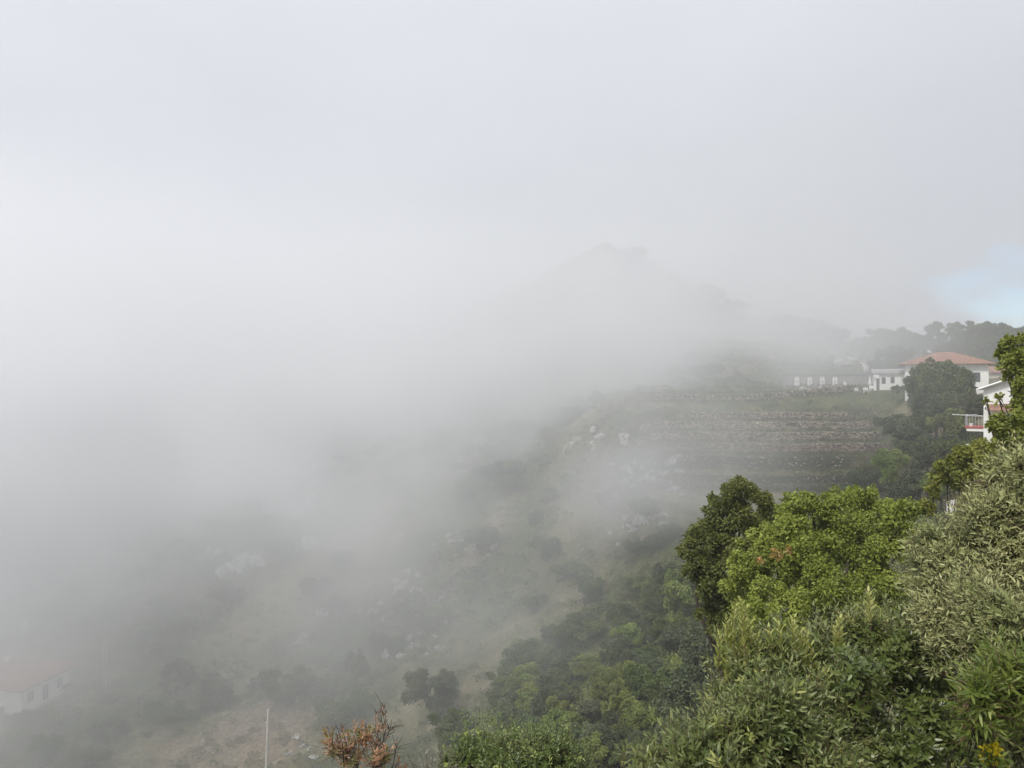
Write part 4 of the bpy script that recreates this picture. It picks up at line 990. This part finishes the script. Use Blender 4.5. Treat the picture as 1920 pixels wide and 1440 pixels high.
# long arched building
h4 = empty('arched_building', at(1566, 725, 136), R(-16)); h4.location.z = EYE - 1.0; tag(h4, 'long grey stone building with white arched windows emerging from the fog', 'building')
MB().box(-8.6, 7.6, 0, 6, 0, 2.75).obj('wall', M['greywall'], h4)
r_ = MB().box(-8.8, 7.8, -.25, 6.3, 2.753, 2.93).obj('roof', M['roofgrey'], h4)
for a in (-6.6, -4.35, -2.2, -.05): wall_window(h4, a - .48, a + .48, .75, 2.45, -.03, arch=True, fm='shutter', pm='white', mull=True)
wall_window(h4, 1.3, 1.95, .7, 1.5, -.03, arch=True, fm='shutter', pm='white', mull=False)
ac = MB().box(-.4, .4, -.3, 0, 0, .55).obj('air_conditioner', M['frame']); ac.location = Matrix.Translation(h3.location) @ Matrix.Rotation(R(-24), 4, 'Z') @ Vector((-2.3, -.005, 2.1)); ac.rotation_euler.z = R(-24); tag(ac, 'white air conditioner unit on the corner of the annex', 'air conditioner')
um = empty('garden_parasol', at(1631, 722, 129)); um.location.z = EYE - .95; tag(um, 'closed white parasol standing on the terrace before the stone building', 'parasol')
MB().tube([(0, 0, 0), (0, 0, 2.5)], .035, 6).obj('pole', M['metal'], um); MB().tube([(0, 0, .75), (0, 0, .95), (0, 0, 1.5), (0, 0, 2.3), (0, 0, 2.42)], [.30, .30, .17, .09, .02], 8).obj('canopy', M['canvas'], um)
# cross-braced fence
fx = at(1500, 727, 130.5); L0, L1 = fx[0], at(1702, 727, 126)[0]; nb = 17
fe = empty('timber_fence', (L0, 130.5, EYE - 1.0)); tag(fe, 'weathered timber fence with crossed braces along the house terrace', 'fence')
st_ = (L1 - L0) / nb; dy = -3.2 / nb
for i in range(nb + 1):
    MB().box(i * st_ - .05, i * st_ + .05, i * dy - .05, i * dy + .05, -.5, 1.05).obj('post', M['wood'], fe)
    if i < nb:
        MB().tube([(i * st_ + .06, i * dy, .97), ((i + 1) * st_ - .06, (i + 1) * dy, .97)], .04, 4).obj('rail', M['wood'], fe)
        MB().tube([(i * st_ + .06, i * dy, .12), ((i + 1) * st_ - .06, (i + 1) * dy, .9)], .03, 4).obj('brace', M['wood'], fe)
        MB().tube([(i * st_ + .06, i * dy - .06, .9), ((i + 1) * st_ - .06, (i + 1) * dy - .06, .12)], .03, 4).obj('brace', M['wood'], fe)
def bench(px, d, w, label, rz=0):
    x = at(px, 750, d)[0]; b_ = empty('garden_bench', (x, d, H(x, d)), rz); tag(b_, label, 'bench')
    MB().box(-w / 2, w / 2, -.25, .25, .40, .46).obj('seat', M['frame'], b_)
    bk = MB().box(-w / 2, w / 2, .22, .27, .52, .92); bk.obj('backrest', M['frame'], b_)
    for sx_ in (-1, 1):
        for sy_ in (-1, 1): MB().box(sx_ * (w / 2 - .08) - .04, sx_ * (w / 2 - .08) + .04, sy_ * .2 - .04, sy_ * .2 + .04, 0, .397 if sy_ < 0 else .52).obj('leg', M['frame'], b_)
bench(1608, 125.6, .9, 'leftmost white garden seat below the terrace fence', .5); bench(1624, 125.3, .8, 'middle white garden seat below the terrace fence'); bench(1636, 125.3, .9, 'rightmost white garden seat below the terrace fence')

# fence panels lower down
def panel(px0, px1, py0, py1, d, n, label, rz):
    a = at(px0, py0, d); b_ = at(px1, py1, d); g = H((a[0] + b_[0]) / 2, d); t = empty('fence_panel', (a[0], d, g), rz); tag(t, label, 'fence')
    w = (b_[0] - a[0]) / n / math.cos(rz); z0 = b_[2] - g; z1 = a[2] - g
    for i in range(n):
        MB().box(i * w + .015, (i + 1) * w - .015, -.02 - (i % 2) * .03, .02 - (i % 2) * .03, z0 + .01 * (i % 3), z1 + i * .02).obj('board', M['white'], t)
    for i in (0, n): MB().box(i * w - .03, i * w + .03, .03, .09, -.4, z1 + .08).obj('post', M['shutter'], t)
panel(1801, 1824, 835, 858, 52, 6, 'white board fence panel beneath the balcony', R(20)); panel(1775, 1796, 940, 962, 30, 5, 'small white board fence panel beside the yellowish broom', R(10))

# lower houses in the fog at the left
h5 = empty('terraced_house', (-69.3, 98, EYE - 46.6), R(-12)); tag(h5, 'fog-faded two-storey house with a pale red roof and white shutters at the left edge', 'house')
MB().box(-5, 5, 0, 8, 3.3, 6.6).obj('wall', M['white'], h5); MB().box(-7.5, 2.2, -4.6, -.003, -4, 3.1).obj('lower_wall', M['cream'], h5)
MB().box(-7.8, 2.5, -4.9, -.003, 3.1, 3.297).obj('terrace_slab', M['roofgrey'], h5); MB().box(-5, 5, 0, 8, -4, 3.297).obj('base_wall', M['cream'], h5)
MB().box(-7.7, 2.4, -4.85, -4.7, 3.3, 4.2).box(2.25, 2.4, -4.695, -.1, 3.3, 4.2).obj('parapet', M['terracotta'], h5)
hip_roof(10, 8, 6.63, 1.7, 1.1).obj('roof', M['terracotta'], h5)
for a in (-4.0, -1.5, 1.2, 3.6):
    f_ = wall_window(h5, a - .5, a + .5, 3.5, 5.7, 0, name='shutter_door', fm='frame', pm='shutter' if a in (-1.5,) else 'frame')
wall_window(h5, -5.8, -4.8, 0.6, 2.0, -4.6, pm='shutter'); wall_window(h5, -1.5, -.5, 0.6, 2.0, -4.6, pm='shutter')
for y_ in (1.0, 3.4, 5.8):
    f_ = wall_window(h5, y_, y_ + .95, 3.6 if y_ == 3.4 else 4.3, 5.7, 0, pm='shutter'); f_.rotation_euler.z = R(90); f_.location = (5.0, 0, 0)
MB().box(-2.2, -1.7, 4.5, 5.0, 7.2, 8.6).obj('chimney', M['white'], [c for c in h5.children if c.name.startswith('roof')][0])
h6 = empty('terraced_house', (-76, 90, EYE - 49), R(25)); tag(h6, 'lower fog-faded house with a pinkish roof cut by the left edge', 'house')
MB().box(-5, 5, 0, 8, -2, 3.4).obj('wall', M['white'], h6); gable_roof(8, 10, 3.43, 1.4, .6).obj('roof', M['terracotta'], h6); rf = h6.children[-1]; rf.rotation_euler = (0, 0, R(90)); rf.location = (5, 4, 0)
wall_window(h6, 1.5, 2.5, 1.0, 2.3, 0, pm='shutter')
def post(px, py, d, label, r=.06, lean=0.0, ht=None, name='pole', arm=True):
    p = at(px, py, d); g = H(p[0] - lean, d); t = empty(name, (p[0] - lean, d, g)); tag(t, label, 'pole'); h_ = p[2] - g
    MB().tube([(0, 0, -.6), (lean, 0, h_)], [r * 1.35, r * .85], 8).obj('shaft', M['pole'], t)
    if arm: MB().tube([(lean * .85 - .22, -r, h_ * .88), (lean * .85 + .02, -r - .02, h_ * .88 + .04)], .04, 5).obj('bracket', M['metal'], t)
post(503, 1330, 70, 'tall pale concrete utility pole at the bottom left of centre', .12, .35, name='utility_pole')
post(199, 1190, 106, 'thin pale pole right of the lower houses', .07, .05); post(194, 1184, 108, 'faint mast close beside the thin pale pole', .045, 0, arm=False)
sg = at(48, 1163, 122); g = H(sg[0], 122); t = empty('sign_board', (sg[0], 122, g)); tag(t, 'blank white tilted board above the lower houses in the fog', 'board')
MB().box(-.6, .5, -.04, .04, sg[2] - g - 1.6, sg[2] - g).obj('board', M['white'], t); MB().tube([(0, 0, -.3), (0, 0, sg[2] - g - 1.603)], .05, 5).obj('post', M['metal'], t)
g = ray_ground(1252, 640)
if g:
    t = empty('hillside_hut', (g[0], g[1], H(*g) - .3), R(-10)); tag(t, 'tiny white-edged hut high on the foggy ridge', 'hut')
    MB().box(-1.8, 1.8, 0, 2.5, 0, 2.2).obj('wall', M['greywall'], t); MB().box(-2.1, 2.1, -.3, 2.8, 2.203, 2.4).obj('roof', M['white'], t)
